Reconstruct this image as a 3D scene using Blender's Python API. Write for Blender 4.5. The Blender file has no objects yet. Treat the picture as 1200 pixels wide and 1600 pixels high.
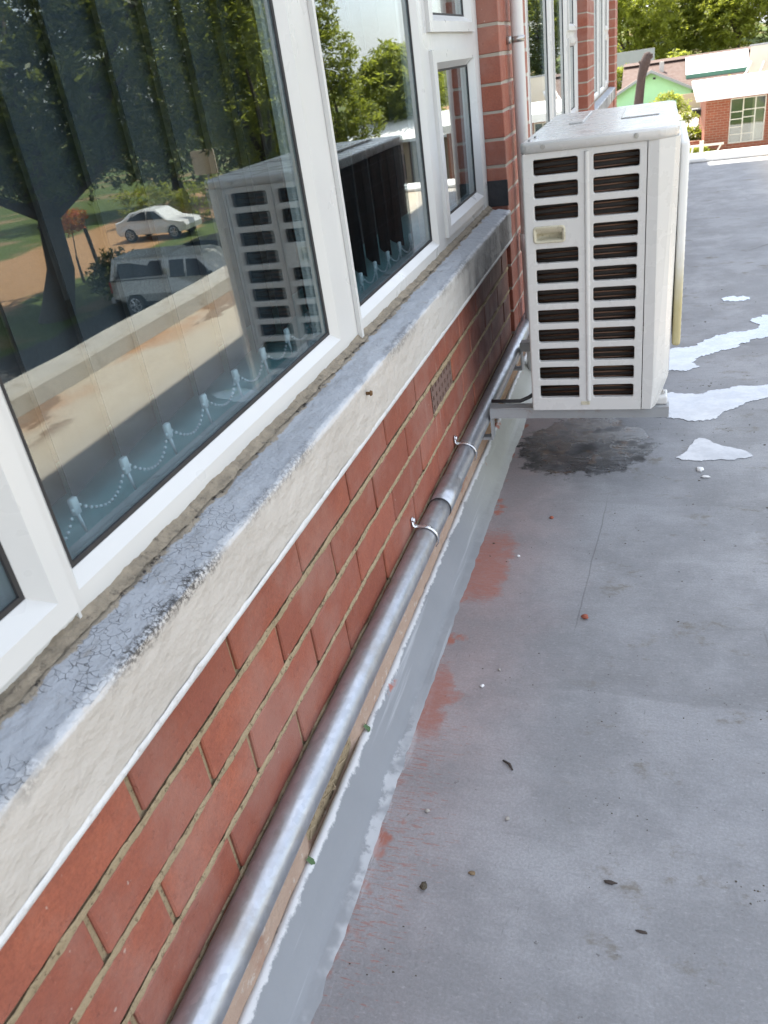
import bpy, bmesh, math, random
from mathutils import Vector, Matrix, noise

random.seed(7)
S = bpy.context.scene
COL = S.collection

# ------------------------------------------------------------------ camera
RC = ((0.94743, 0.29171, -0.13465), (0.03105, -0.50094, -0.86492), (-0.31876, 0.81526, -0.48348))
cd = bpy.data.cameras.new('camera')
cam = bpy.data.objects.new('camera', cd)
COL.objects.link(cam)
rx, ry, rz = Vector(RC[0]), Vector(RC[1]), Vector(RC[2])
M = Matrix.Identity(4)
for i in range(3):
    M[i][0] = rx[i]
    M[i][1] = -ry[i]
    M[i][2] = -rz[i]
M[0][3], M[1][3], M[2][3] = 0.511, 0.0, 1.148
cam.matrix_world = M
cd.sensor_fit = 'VERTICAL'
cd.sensor_height = 36
cd.sensor_width = 27
cd.lens = 27.61
cd.clip_start = 0.02
cd.clip_end = 2000
cd.dof.use_dof = True
cd.dof.focus_distance = 1.7
cd.dof.aperture_fstop = 11
S.camera = cam

# ------------------------------------------------------------------ world, sun, exposure
SUN = Vector((-0.31, 0.42, 1.0)).normalized()
w = bpy.data.worlds.new('World')
S.world = w
w.use_nodes = True
wn = w.node_tree
wn.nodes.clear()
sky = wn.nodes.new('ShaderNodeTexSky')
sky.sky_type = 'NISHITA'
sky.sun_disc = False
sky.sun_elevation = math.asin(SUN.z)
sky.sun_rotation = math.atan2(SUN.x, SUN.y)
sky.air_density = 1.0
sky.dust_density = 2.0
sky.ozone_density = 1.0
bg = wn.nodes.new('ShaderNodeBackground')
bg.inputs['Strength'].default_value = 0.13
wo = wn.nodes.new('ShaderNodeOutputWorld')
# thin white cloud veil added over the whole sky to whiten its reflections
tcw = wn.nodes.new('ShaderNodeTexCoord')
cn = wn.nodes.new('ShaderNodeTexNoise')
cn.inputs['Scale'].default_value = 2.4
cn.inputs['Detail'].default_value = 7
cn.inputs['Roughness'].default_value = 0.6
wn.links.new(tcw.outputs['Generated'], cn.inputs['Vector'])
cm = wn.nodes.new('ShaderNodeMapRange')
for i_, v_ in enumerate((0.40, 0.62, 0.30, 0.75)):
    cm.inputs[i_ + 1].default_value = v_
wn.links.new(cn.outputs[0], cm.inputs[0])
cx_ = wn.nodes.new('ShaderNodeMix')
cx_.data_type = 'RGBA'
wn.links.new(cm.outputs[0], cx_.inputs[0])
wn.links.new(sky.outputs[0], cx_.inputs[6])
cx_.inputs[7].default_value = (7.0, 7.35, 7.9, 1)
wn.links.new(cx_.outputs[2], bg.inputs[0])
wn.links.new(bg.outputs[0], wo.inputs[0])
sl = bpy.data.lights.new('sun', 'SUN')
sl.energy = 4.9
sl.angle = math.radians(0.53)
sl.color = (1.0, 0.93, 0.82)
so = bpy.data.objects.new('sun', sl)
COL.objects.link(so)
so.rotation_euler = SUN.to_track_quat('Z', 'Y').to_euler()
S.view_settings.view_transform = 'Standard'
S.view_settings.look = 'None'
S.view_settings.gamma = 1
S.view_settings.use_curve_mapping = False
S.view_settings.exposure = 1.68


# ------------------------------------------------------------------ node helper
class NT:
    def __init__(self, name):
        self.m = bpy.data.materials.new(name)
        self.m.use_nodes = True
        self.t = self.m.node_tree
        self.t.nodes.clear()
        self.out = self.t.nodes.new('ShaderNodeOutputMaterial')
        self._geo = self._tc = self._oi = None

    def n(self, kind, **kw):
        nd = self.t.nodes.new(kind)
        for k, v in kw.items():
            setattr(nd, k, v)
        return nd

    def put(self, sock, v):
        if isinstance(v, bpy.types.NodeSocket):
            self.t.links.new(v, sock)
        elif isinstance(v, (tuple, list)) and len(v) == 3 and sock.type == 'RGBA':
            sock.default_value = (v[0], v[1], v[2], 1)
        elif sock.type == 'RGBA' and isinstance(v, (int, float)):
            sock.default_value = (v, v, v, 1)
        else:
            sock.default_value = v

    @property
    def pos(self):
        if not self._geo:
            self._geo = self.n('ShaderNodeNewGeometry')
        return self._geo.outputs['Position']

    @property
    def island(self):
        self.pos
        return self._geo.outputs['Random Per Island']

    @property
    def obj(self):
        if not self._tc:
            self._tc = self.n('ShaderNodeTexCoord')
        return self._tc.outputs['Object']

    @property
    def rnd(self):
        if not self._oi:
            self._oi = self.n('ShaderNodeObjectInfo')
        return self._oi.outputs['Random']

    def sep(self, v):
        s = self.n('ShaderNodeSeparateXYZ')
        self.put(s.inputs[0], v)
        return s.outputs

    def scale(self, v, s, off=(0, 0, 0)):
        m = self.n('ShaderNodeMapping')
        self.put(m.inputs[0], v)
        m.inputs['Scale'].default_value = s
        m.inputs['Location'].default_value = off
        return m.outputs[0]

    def noise(self, v, sc, det=4, rough=0.55, dist=0.0):
        nd = self.n('ShaderNodeTexNoise')
        self.put(nd.inputs['Vector'], v)
        nd.inputs['Scale'].default_value = sc
        nd.inputs['Detail'].default_value = det
        nd.inputs['Roughness'].default_value = rough
        nd.inputs['Distortion'].default_value = dist
        return nd.outputs[0]

    def voro(self, v, sc, feat='F1', out=0):
        nd = self.n('ShaderNodeTexVoronoi', feature=feat)
        self.put(nd.inputs['Vector'], v)
        nd.inputs['Scale'].default_value = sc
        return nd.outputs[out]

    def mr(self, v, a, b, c=0.0, d=1.0, smooth=True):
        nd = self.n('ShaderNodeMapRange')
        nd.interpolation_type = 'SMOOTHSTEP' if smooth else 'LINEAR'
        self.put(nd.inputs[0], v)
        for i, x in enumerate((a, b, c, d)):
            self.put(nd.inputs[i + 1], x)
        return nd.outputs[0]

    def ma(self, op, a, b=0.0):
        nd = self.n('ShaderNodeMath', operation=op)
        self.put(nd.inputs[0], a)
        self.put(nd.inputs[1], b)
        return nd.outputs[0]

    def mix(self, f, a, b, mode='MIX'):
        nd = self.n('ShaderNodeMix', data_type='RGBA', blend_type=mode)
        self.put(nd.inputs[0], f)
        self.put(nd.inputs[6], a)
        self.put(nd.inputs[7], b)
        return nd.outputs[2]

    def bump(self, h, dist=0.002, st=1.0, prev=None):
        nd = self.n('ShaderNodeBump')
        self.put(nd.inputs['Height'], h)
        nd.inputs['Distance'].default_value = dist
        nd.inputs['Strength'].default_value = st
        if prev is not None:
            self.put(nd.inputs['Normal'], prev)
        return nd.outputs[0]

    def bsdf(self, col, rough=0.6, metal=0.0, spec=0.5, normal=None, **kw):
        b = self.n('ShaderNodeBsdfPrincipled')
        self.put(b.inputs['Base Color'], col)
        self.put(b.inputs['Roughness'], rough)
        self.put(b.inputs['Metallic'], metal)
        self.put(b.inputs['Specular IOR Level'], spec)
        if normal is not None:
            self.put(b.inputs['Normal'], normal)
        for k, v in kw.items():
            self.put(b.inputs[k], v)
        self.t.links.new(b.outputs[0], self.out.inputs[0])
        return self.m


def simple(name, col, rough=0.6, metal=0.0, var=0.15, sc=8.0, bump=0.0, bsc=60.0, spec=0.5, dirt=None, objrnd=0.0):
    t = NT(name)
    v = t.noise(t.pos, sc, 5)
    c = t.mix(v, tuple(x * (1 - var) for x in col), tuple(min(1, x * (1 + var)) for x in col))
    if objrnd:
        k = t.mr(t.rnd, 0, 1, 1 - objrnd, 1 + objrnd, False)
        c = t.mix(1.0, c, t.n('ShaderNodeCombineColor').outputs[0], 'MIX') if False else c
        hs = t.n('ShaderNodeHueSaturation')
        t.put(hs.inputs['Value'], k)
        t.put(hs.inputs['Color'], c)
        c = hs.outputs[0]
    if dirt:
        dm = t.mr(t.noise(t.pos, sc * 2.3, 6, 0.7), 0.52, 0.75)
        c = t.mix(t.ma('MULTIPLY', dm, dirt[1]), c, dirt[0])
    nr = None
    if bump:
        nr = t.bump(t.noise(t.pos, bsc, 5), bump)
    rr = t.mr(t.noise(t.pos, sc * 3, 3), 0.3, 0.7, max(0.02, rough - 0.07), min(1, rough + 0.07))
    return t.bsdf(c, rr, metal, spec, nr)


# ------------------------------------------------------------------ materials
MT = {}


def mat_roof():
    t = NT('grey_roof_paint')
    p = t.pos
    x, y, z = t.sep(p)
    big = t.noise(p, 1.3, 5)
    mid = t.noise(p, 7, 6, 0.65)
    brush = t.noise(t.scale(p, (14, 60, 1)), 1.0, 6, 0.65)
    fine = t.noise(p, 160, 3)
    c = t.mix(t.mr(big, 0.3, 0.7), (0.285, 0.293, 0.306), (0.37, 0.376, 0.385))
    c = t.mix(t.mr(mid, 0.42, 0.72, 0, 0.55), c, (0.335, 0.34, 0.345))
    blo = t.noise(t.scale(p, (1, 1, 1), (2, 9, 0)), 3.6, 7, 0.68)
    c = t.mix(t.mr(blo, 0.40, 0.62, 0.5, 0), c, (0.165, 0.168, 0.172))
    c = t.mix(t.mr(brush, 0.45, 0.8, 0, 0.28), c, (0.17, 0.175, 0.18))
    scu = t.noise(t.scale(p, (55, 240, 1), (3, 0, 0)), 1.0, 5, 0.7)
    c = t.mix(t.ma('MULTIPLY', t.mr(scu, 0.60, 0.70, 0, 0.5), t.mr(t.noise(p, 2.6, 3), 0.42, 0.6)), c, (0.12, 0.12, 0.122))
    sct = t.noise(t.scale(p, (170, 26, 1), (1, 4, 0)), 1.0, 4, 0.6)
    c = t.mix(t.ma('MULTIPLY', t.mr(sct, 0.66, 0.74, 0, 0.6), t.mr(t.noise(p, 4.3, 3), 0.5, 0.62)), c, (0.10, 0.10, 0.105))
    # laps of the coating: two faint seams across, one wandering along
    wob = t.ma('MULTIPLY', t.ma('SUBTRACT', t.noise(p, 4, 5), 0.5), 0.06)
    for sy, am in ((1.24, 0.30), (2.02, 0.22), (3.35, 0.25)):
        ys_ = t.ma('ADD', t.ma('SUBTRACT', y, sy), wob)
        lap = t.ma('MULTIPLY', t.mr(ys_, -0.004, 0.004), t.mr(ys_, 0.01, 0.16, 1, 0))
        c = t.mix(t.ma('MULTIPLY', lap, t.ma('MULTIPLY', t.mr(x, 0.2, 0.5), am)), c, (0.14, 0.14, 0.14))
    xs_ = t.ma('ABSOLUTE', t.ma('ADD', t.ma('SUBTRACT', t.ma('SUBTRACT', x, 0.375), t.ma('MULTIPLY', t.ma('SUBTRACT', y, 1.7), 0.06)), t.ma('MULTIPLY', wob, 0.35)))
    c = t.mix(t.ma('MULTIPLY', t.mr(xs_, 0.0008, 0.0022, 1, 0), t.ma('MULTIPLY', t.mr(y, 1.40, 1.5), t.mr(y, 1.95, 2.1, 0.5, 0))), c, (0.10, 0.10, 0.10))
    gr = t.noise(p, 210, 5, 0.75)
    c = t.mix(t.mr(gr, 0.40, 0.62, 0.30, 0), c, (0.15, 0.152, 0.155))
    gr2 = t.noise(t.scale(p, (1, 2.2, 1), (7, 1, 0)), 85, 6, 0.75)
    c = t.mix(t.mr(gr2, 0.53, 0.68, 0, 0.35), c, (0.42, 0.425, 0.43))
    c = t.mix(t.mr(t.noise(t.scale(p, (1, 2.0, 1), (3, 8, 0)), 70, 6, 0.75), 0.60, 0.70, 0, 0.55), c, (0.10, 0.10, 0.10))
    # brown dirt patches, drawn out by old rain water
    d1 = t.ma('MULTIPLY', t.mr(t.noise(t.scale(p, (1, 1.6, 1)), 5.5, 8, 0.75), 0.555, 0.68), t.mr(x, 0.28, 0.5))
    c = t.mix(t.ma('MULTIPLY', d1, 0.75), c, (0.15, 0.132, 0.10))
    spk = t.mr(t.noise(p, 55, 4, 0.6), 0.68, 0.74)
    c = t.mix(t.ma('MULTIPLY', spk, 0.65), c, (0.07, 0.065, 0.06))
    pal = t.mr(t.noise(t.scale(p, (1, 1, 1), (4, 7, 0)), 38, 5, 0.7), 0.66, 0.76)
    c = t.mix(t.ma('MULTIPLY', pal, 0.4), c, (0.46, 0.47, 0.48))
    # red primer showing beside the skirting
    xn = t.ma('ADD', x, t.ma('MULTIPLY', t.ma('SUBTRACT', t.noise(p, 9, 5), 0.5), 0.16))
    pa = t.ma('MULTIPLY', t.mr(y, 1.44, 1.58), t.mr(y, 1.74, 2.0, 1, 0))
    pb = t.ma('MULTIPLY', t.mr(y, 0.98, 1.12), t.mr(y, 1.22, 1.38, 1, 0))
    patch = t.ma('MAXIMUM', t.ma('MULTIPLY', pa, t.mr(xn, 0.13, 0.20, 1, 0)), t.ma('MULTIPLY', pb, t.mr(xn, 0.115, 0.165, 1, 0)))
    patch = t.mr(t.ma('ADD', patch, t.ma('MULTIPLY', t.ma('SUBTRACT', t.noise(t.scale(p, (1, 2.6, 1)), 48, 7, 0.78), 0.5), 1.3)), 0.20, 1.15)
    patch = t.ma('MULTIPLY', t.ma('MULTIPLY', patch, 0.9), t.mr(xn, 0.18, 0.26, 1, 0))
    streak = t.noise(t.scale(p, (30, 210, 1)), 1.0, 7, 0.72)
    band = t.ma('MULTIPLY', t.mr(xn, 0.09, 0.26, 1, 0), t.ma('MULTIPLY', t.mr(y, 0.35, 0.75), t.mr(y, 1.0, 1.35, 1, 0.12)))
    st = t.ma('MULTIPLY', t.mr(t.ma('ADD', streak, t.ma('MULTIPLY', band, 0.11)), 0.625, 0.665), t.mr(band, 0.02, 0.3))
    edge = t.ma('MULTIPLY', t.mr(xn, 0.09, 0.12, 1, 0), t.mr(t.noise(p, 14, 5), 0.5, 0.6))
    haze = t.ma('MULTIPLY', t.ma('MULTIPLY', t.mr(xn, 0.10, 0.40, 1, 0), t.mr(y, 0.7, 1.3, 0.10, 0.30)), t.mr(blo, 0.35, 0.6, 0.5, 1))
    red = t.ma('MAXIMUM', t.ma('MAXIMUM', patch, t.ma('MULTIPLY', st, 0.6)), t.ma('MAXIMUM', edge, haze))
    c = t.mix(t.ma('MULTIPLY', red, 0.92), c, t.mix(mid, (0.29, 0.10, 0.07), (0.36, 0.145, 0.105)))
    # weathered white paint at the foot of the skirting
    wl = t.ma('MULTIPLY', t.ma('MULTIPLY', t.mr(x, 0.075, 0.105, 1, 0), t.mr(y, 0.95, 1.25, 1, 0.12)), t.mr(t.noise(t.scale(p, (30, 6, 1)), 1.0, 6, 0.7), 0.5, 0.58))
    c = t.mix(t.ma('MULTIPLY', wl, 0.5), c, (0.58, 0.59, 0.60))
    # wet black stain under the air conditioner
    dx = t.ma('DIVIDE', t.ma('SUBTRACT', x, 0.30), 0.22)
    dy = t.ma('DIVIDE', t.ma('SUBTRACT', y, 2.42), 0.24)
    rr = t.ma('SQRT', t.ma('ADD', t.ma('MULTIPLY', dx, dx), t.ma('MULTIPLY', dy, dy)))
    rr = t.ma('ADD', rr, t.ma('MULTIPLY', t.ma('SUBTRACT', t.noise(p, 11, 6, 0.65), 0.5), 1.1))
    wet = t.mr(rr, 0.88, 0.98, 1, 0)
    front = t.mr(y, 2.34, 2.62, 1, 0.35)
    stain = t.ma('MULTIPLY', t.ma('MULTIPLY', wet, front), t.mr(t.noise(p, 15, 6, 0.65), 0.28, 0.56, 0.25, 1))
    c = t.mix(t.ma('MULTIPLY', wet, 0.7), c, (0.065, 0.07, 0.078))
    c = t.mix(t.ma('MULTIPLY', stain, 0.96), c, (0.016, 0.015, 0.015))
    rust = t.ma('MULTIPLY', wet, t.mr(t.noise(t.scale(p, (1, 1, 1), (3, 1, 0)), 13, 4), 0.56, 0.66))
    c = t.mix(t.ma('MULTIPLY', rust, 0.55), c, (0.12, 0.065, 0.03))
    # paler tan outer part; orange stains and darker brown patches near the kerb
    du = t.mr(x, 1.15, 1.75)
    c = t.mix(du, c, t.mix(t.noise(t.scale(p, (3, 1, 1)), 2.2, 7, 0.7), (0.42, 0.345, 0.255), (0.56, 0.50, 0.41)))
    ors = t.ma('MULTIPLY', t.mr(x, 1.75, 2.12), t.mr(t.noise(t.scale(p, (1, 0.6, 1)), 2.4, 5), 0.42, 0.62))
    c = t.mix(t.ma('MULTIPLY', ors, 0.75), c, (0.42, 0.20, 0.08))
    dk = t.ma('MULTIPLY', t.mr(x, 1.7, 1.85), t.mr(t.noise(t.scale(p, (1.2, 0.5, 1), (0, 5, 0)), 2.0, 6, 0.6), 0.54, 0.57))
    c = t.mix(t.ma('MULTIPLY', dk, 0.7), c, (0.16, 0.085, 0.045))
    ck = t.voro(t.scale(p, (1, 0.45, 1)), 1.1, 'DISTANCE_TO_EDGE')
    ckd = t.ma('ADD', ck, t.ma('MULTIPLY', t.ma('SUBTRACT', t.noise(p, 20, 4), 0.5), 0.012))
    c = t.mix(t.ma('MULTIPLY', t.mr(ckd, 0.0, 0.004, 0.35, 0), t.mr(t.noise(p, 1.7, 3), 0.52, 0.6)), c, (0.10, 0.095, 0.09))
    nb = t.bump(t.ma('ADD', fine, t.ma('MULTIPLY', brush, 1.5)), 0.0012, 0.7)
    nb = t.bump(mid, 0.0012, 0.5, nb)
    ro = t.mr(mid, 0.3, 0.7, 0.62, 0.82)
    ro = t.mix(t.ma('MULTIPLY', wet, t.mr(t.noise(p, 9, 4), 0.35, 0.55)), ro, 0.14)
    return t.bsdf(c, ro, 0, t.mix(wet, 0.22, 0.6), nb)


def mat_brick():
    t = NT('red_face_brick')
    p = t.pos
    x, y, z = t.sep(p)
    k = t.rnd
    c = t.mix(k, (0.27, 0.074, 0.040), (0.41, 0.12, 0.064))
    m = t.noise(p, 14, 5, 0.6)
    c = t.mix(t.mr(m, 0.35, 0.7, 0, 0.6), c, (0.25, 0.075, 0.050))
    c = t.mix(t.mr(t.noise(p, 42, 5, 0.7), 0.55, 0.8, 0, 0.35), c, (0.38, 0.135, 0.08))
    # chalky bloom and white paint dribbles below the sill
    c = t.mix(t.mr(t.noise(p, 190, 5, 0.75), 0.40, 0.60, 0.38, 0), c, (0.14, 0.042, 0.026))
    c = t.mix(t.mr(t.noise(t.scale(p, (1, 1, 1), (4, 4, 4)), 130, 6, 0.78), 0.60, 0.70, 0, 0.6), c, (0.44, 0.22, 0.15))
    k2 = t.ma('FRACT', t.ma('MULTIPLY', k, 7.31))
    c = t.mix(t.ma('MULTIPLY', k2, 0.35), c, (0.25, 0.085, 0.062))
    c = t.mix(t.mr(t.noise(p, 95, 5, 0.75), 0.56, 0.70, 0, 0.55), c, (0.13, 0.045, 0.03))
    bl = t.ma('MULTIPLY', t.mr(t.noise(p, 4.5, 5, 0.65), 0.42, 0.68), 0.42)
    c = t.mix(bl, c, (0.33, 0.20, 0.165))
    dr = t.noise(t.scale(p, (1, 55, 3.2)), 1.0, 4, 0.6)
    win = t.ma('MULTIPLY', t.mr(y, 1.35, 1.75), t.mr(y, 2.15, 2.35, 1, 0))
    drm = t.ma('MULTIPLY', t.ma('MULTIPLY', t.mr(dr, 0.60, 0.72), win), t.mr(z, 0.22, 0.5))
    c = t.mix(t.ma('MULTIPLY', drm, 0.75), c, (0.55, 0.48, 0.43))
    sp = t.mr(t.noise(t.scale(p, (1, 1, 0.8)), 75, 3, 0.5), 0.735, 0.76)
    c = t.mix(t.ma('MULTIPLY', sp, 0.5), c, (0.55, 0.47, 0.40))
    # shade beside the air conditioner painted into the brick, along with dark stains
    shade_stain = t.ma('MULTIPLY', t.ma('MULTIPLY', t.mr(y, 2.05, 2.45), t.mr(y, 2.86, 2.89, 1, 0)), t.mr(z, 0.64, 0.50))
    shade_stain = t.ma('MULTIPLY', shade_stain, t.mr(t.noise(p, 6, 5), 0.25, 0.6, 0.55, 1))
    c = t.mix(t.ma('MULTIPLY', shade_stain, 0.62), c, (0.035, 0.028, 0.028))
    nb = t.bump(t.noise(p, 230, 5, 0.7), 0.0011, 0.9)
    nb = t.bump(t.mr(t.noise(p, 60, 4, 0.6), 0.30, 0.42), 0.0015, 0.6, nb)
    return t.bsdf(c, t.mr(m, 0.3, 0.7, 0.5, 0.7), 0, 0.4, nb)


def mat_mortar():
    t = NT('sandy_mortar')
    p = t.pos
    c = t.mix(t.noise(p, 28, 6, 0.7), (0.27, 0.20, 0.115), (0.47, 0.37, 0.24))
    c = t.mix(t.mr(t.noise(p, 110, 5, 0.75), 0.52, 0.66, 0, 0.85), c, (0.10, 0.072, 0.042))
    nb = t.bump(t.noise(p, 150, 6, 0.7), 0.004, 1.0)
    return t.bsdf(c, 0.9, 0, 0.2, nb)


def mat_sill():
    t = NT('painted_plaster_sill')
    p = t.pos
    x, y, z = t.sep(p)
    nz = t.n('ShaderNodeNewGeometry').outputs['True Normal']
    up = t.mr(t.ma('ADD', t.sep(nz)[2], t.ma('MULTIPLY', t.ma('SUBTRACT', t.noise(p, 55, 5, 0.7), 0.5), 0.5)), 0.50, 0.62)
    n1 = t.noise(p, 26, 6, 0.65)
    # front: cream lime paint
    fr = t.mix(t.noise(p, 5, 5), (0.38, 0.35, 0.31), (0.53, 0.50, 0.455))
    fr = t.mix(t.mr(t.noise(t.scale(p, (1, 18, 3)), 1.0, 5), 0.5, 0.8, 0, 0.5), fr, (0.42, 0.39, 0.35))
    fr = t.mix(t.mr(y, 1.3, 2.0, 0, 0.6), fr, (0.50, 0.50, 0.48))
    gs = t.ma('MULTIPLY', t.mr(y, 1.9, 2.3), t.mr(t.noise(t.scale(p, (1, 1, 0.35)), 7, 5), 0.36, 0.58, 0.15, 1))
    fr = t.mix(t.ma('MULTIPLY', gs, 0.85), fr, (0.085, 0.085, 0.09))
    chip = t.mr(t.noise(t.scale(p, (1, 1, 0.7), (2, 0, 0)), 44, 4, 0.65), 0.70, 0.73)
    fr = t.mix(t.ma('MULTIPLY', chip, 0.6), fr, (0.16, 0.13, 0.10))
    # top: blue grey paint, crazed
    tp = t.mix(t.noise(p, 6, 6), (0.285, 0.305, 0.335), (0.36, 0.38, 0.405))
    tp = t.mix(t.mr(t.noise(p, 34, 6, 0.7), 0.58, 0.72, 0, 0.55), tp, (0.22, 0.20, 0.17))
    wv = t.n('ShaderNodeVectorMath', operation='ADD')
    t.put(wv.inputs[0], p)
    nv = t.n('ShaderNodeTexNoise')
    t.put(nv.inputs['Vector'], p)
    nv.inputs['Scale'].default_value = 35
    sv = t.n('ShaderNodeVectorMath', operation='SCALE')
    t.put(sv.inputs[0], nv.outputs[1])
    sv.inputs['Scale'].default_value = 0.024
    t.put(wv.inputs[1], sv.outputs[0])
    cr = t.voro(wv.outputs[0], 100, 'DISTANCE_TO_EDGE')
    crm = t.ma('MULTIPLY', t.mr(cr, 0.005, 0.035, 1, 0), t.mr(t.noise(p, 11, 4), 0.38, 0.50))
    crm = t.ma('MULTIPLY', t.ma('MULTIPLY', crm, t.mr(t.noise(p, 52, 3), 0.40, 0.52)), t.ma('MULTIPLY', t.mr(y, 0.50, 1.1, 1, 0.12), up))
    tp = t.mix(t.ma('MULTIPLY', crm, 0.7), tp, (0.045, 0.045, 0.05))
    # bare rough cement strip along the window
    xe = t.ma('ADD', x, t.ma('MULTIPLY', t.ma('SUBTRACT', t.noise(p, 30, 6, 0.7), 0.5), 0.035))
    bare = t.mr(xe, -0.038, -0.034, 1, 0)
    bc = t.mix(n1, (0.19, 0.16, 0.12), (0.40, 0.345, 0.265))
    bc = t.mix(t.mr(t.noise(p, 60, 5, 0.7), 0.54, 0.64), bc, (0.05, 0.042, 0.035))
    tp = t.mix(bare, tp, bc)
    # mildew along the front arris, in patches; white worn paint elsewhere
    zn = t.ma('ADD', z, t.ma('MULTIPLY', t.ma('SUBTRACT', t.noise(p, 60, 6, 0.7), 0.5), 0.03))
    zn2 = t.ma('ADD', z, t.ma('MULTIPLY', t.ma('SUBTRACT', t.noise(p, 70, 5, 0.7), 0.5), 0.010))
    ar = t.ma('MULTIPLY', t.mr(zn2, 0.6665, 0.6695), t.mr(t.noise(p, 18, 5, 0.65), 0.36, 0.56))
    ar = t.ma('MULTIPLY', ar, t.mr(t.ma('ADD', x, t.ma('MULTIPLY', t.ma('SUBTRACT', t.noise(p, 40, 5, 0.7), 0.5), 0.016)), 0.0125, 0.0165))
    c = t.mix(up, fr, tp)
    c = t.mix(t.ma('MULTIPLY', ar, 0.6), c, (0.58, 0.59, 0.60))
    mw = t.ma('MULTIPLY', t.ma('MULTIPLY', t.mr(zn, 0.650, 0.668), t.mr(xe, 0.004, 0.014)), t.mr(t.noise(t.scale(p, (0.3, 1, 0.3), (0, 0.35, 0)), 2.6, 4, 0.6), 0.50, 0.60))
    mw = t.ma('MULTIPLY', mw, t.mr(t.noise(p, 130, 5, 0.7), 0.36, 0.52))
    mz = t.ma('MULTIPLY', t.mr(zn, 0.658, 0.670), t.mr(xe, 0.008, 0.018))
    my = t.ma('MAXIMUM', t.ma('MULTIPLY', t.mr(y, 0.44, 0.50), t.mr(y, 0.66, 0.73, 1, 0)), t.ma('MULTIPLY', t.ma('MULTIPLY', t.mr(y, 0.74, 0.8), t.mr(y, 0.95, 1.05, 1, 0)), 0.55))
    mm = t.ma('MULTIPLY', t.ma('MULTIPLY', mz, my), t.mr(t.noise(p, 190, 6, 0.8), 0.42, 0.55))
    mw = t.ma('MAXIMUM', t.ma('MULTIPLY', mw, 0.5), mm)
    c = t.mix(t.ma('MULTIPLY', mw, 0.92), c, (0.035, 0.032, 0.03))
    scr = t.mr(t.noise(t.scale(p, (1.6, 1, 1), (0, 2, 0)), 60, 6, 0.75, 1.5), 0.63, 0.68)
    c = t.mix(t.ma('MULTIPLY', t.ma('MULTIPLY', scr, up), 0.75), c, (0.06, 0.056, 0.05))
    nb = t.bump(t.noise(p, 80, 4, 0.55), 0.0022, 0.8)
    nb = t.bump(t.noise(t.scale(p, (1, 0.6, 1)), 30, 4, 0.55), 0.009, 0.9, nb)
    nb = t.bump(t.ma('MULTIPLY', crm, -1.0), 0.002, 0.8, nb)
    return t.bsdf(c, t.mix(bare, 0.62, 0.95), 0, 0.4, nb)


def mat_skirt():
    t = NT('grey_waterproof_coat')
    p = t.pos
    x, y, z = t.sep(p)
    c = t.mix(t.noise(p, 5, 5), (0.19, 0.20, 0.21), (0.25, 0.258, 0.268))
    ln = t.noise(t.scale(p, (60, 2.0, 60)), 1.0, 4)
    c = t.mix(t.mr(ln, 0.56, 0.74, 0, 0.5), c, (0.50, 0.51, 0.52))
    c = t.mix(t.mr(y, 1.7, 2.3, 0, 0.55), c, t.mix(t.noise(p, 12, 4), (0.30, 0.29, 0.22), (0.45, 0.44, 0.36)))
    zz = t.ma('ADD', z, t.ma('MULTIPLY', t.ma('SUBTRACT', t.noise(p, 26, 6, 0.7), 0.5), 0.03))
    c = t.mix(t.mr(zz, 0.058, 0.063, 0, 0.85), c, (0.62, 0.62, 0.61))
    lo = t.ma('MULTIPLY', t.mr(zz, 0.007, 0.003), t.mr(t.noise(p, 7, 4), 0.45, 0.55))
    lo = t.ma('MULTIPLY', lo, t.mr(y, 0.95, 1.2, 1, 0.12))
    c = t.mix(t.ma('MULTIPLY', lo, 0.55), c, (0.56, 0.57, 0.58))
    rd = t.ma('MULTIPLY', t.mr(zz, 0.048, 0.054), t.mr(t.noise(t.scale(p, (1, 1, 1), (0, 3.3, 0)), 5.5, 5), 0.60, 0.63))
    c = t.mix(t.ma('MULTIPLY', rd, 0.9), c, (0.36, 0.10, 0.06))
    nb = t.bump(ln, 0.002, 0.6)
    nb = t.bump(t.noise(p, 90, 4), 0.001, 0.7, nb)
    return t.bsdf(c, 0.5, 0, 0.5, nb)


def mat_glass(name='window_glass', r0=0.11, tint=(0.78, 0.85, 0.87)):
    t = NT(name)
    lw = t.n('ShaderNodeLayerWeight')
    lw.inputs[0].default_value = 0.5
    f5 = t.ma('POWER', lw.outputs['Facing'], 5.0)
    fac = t.ma('ADD', t.ma('MULTIPLY', f5, 1 - r0), r0)
    g = t.n('ShaderNodeBsdfGlossy')
    g.inputs['Roughness'].default_value = 0.004
    g.inputs['Color'].default_value = (0.95, 0.97, 0.97, 1)
    t.put(g.inputs['Normal'], t.bump(t.noise(t.pos, 2.2, 1), 0.0006, 0.5))
    tr = t.n('ShaderNodeBsdfTransparent')
    tr.inputs['Color'].default_value = (*tint, 1)
    mx = t.n('ShaderNodeMixShader')
    t.put(mx.inputs[0], fac)
    t.t.links.new(tr.outputs[0], mx.inputs[1])
    t.t.links.new(g.outputs[0], mx.inputs[2])
    t.t.links.new(mx.outputs[0], t.out.inputs[0])
    return t.m


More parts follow.
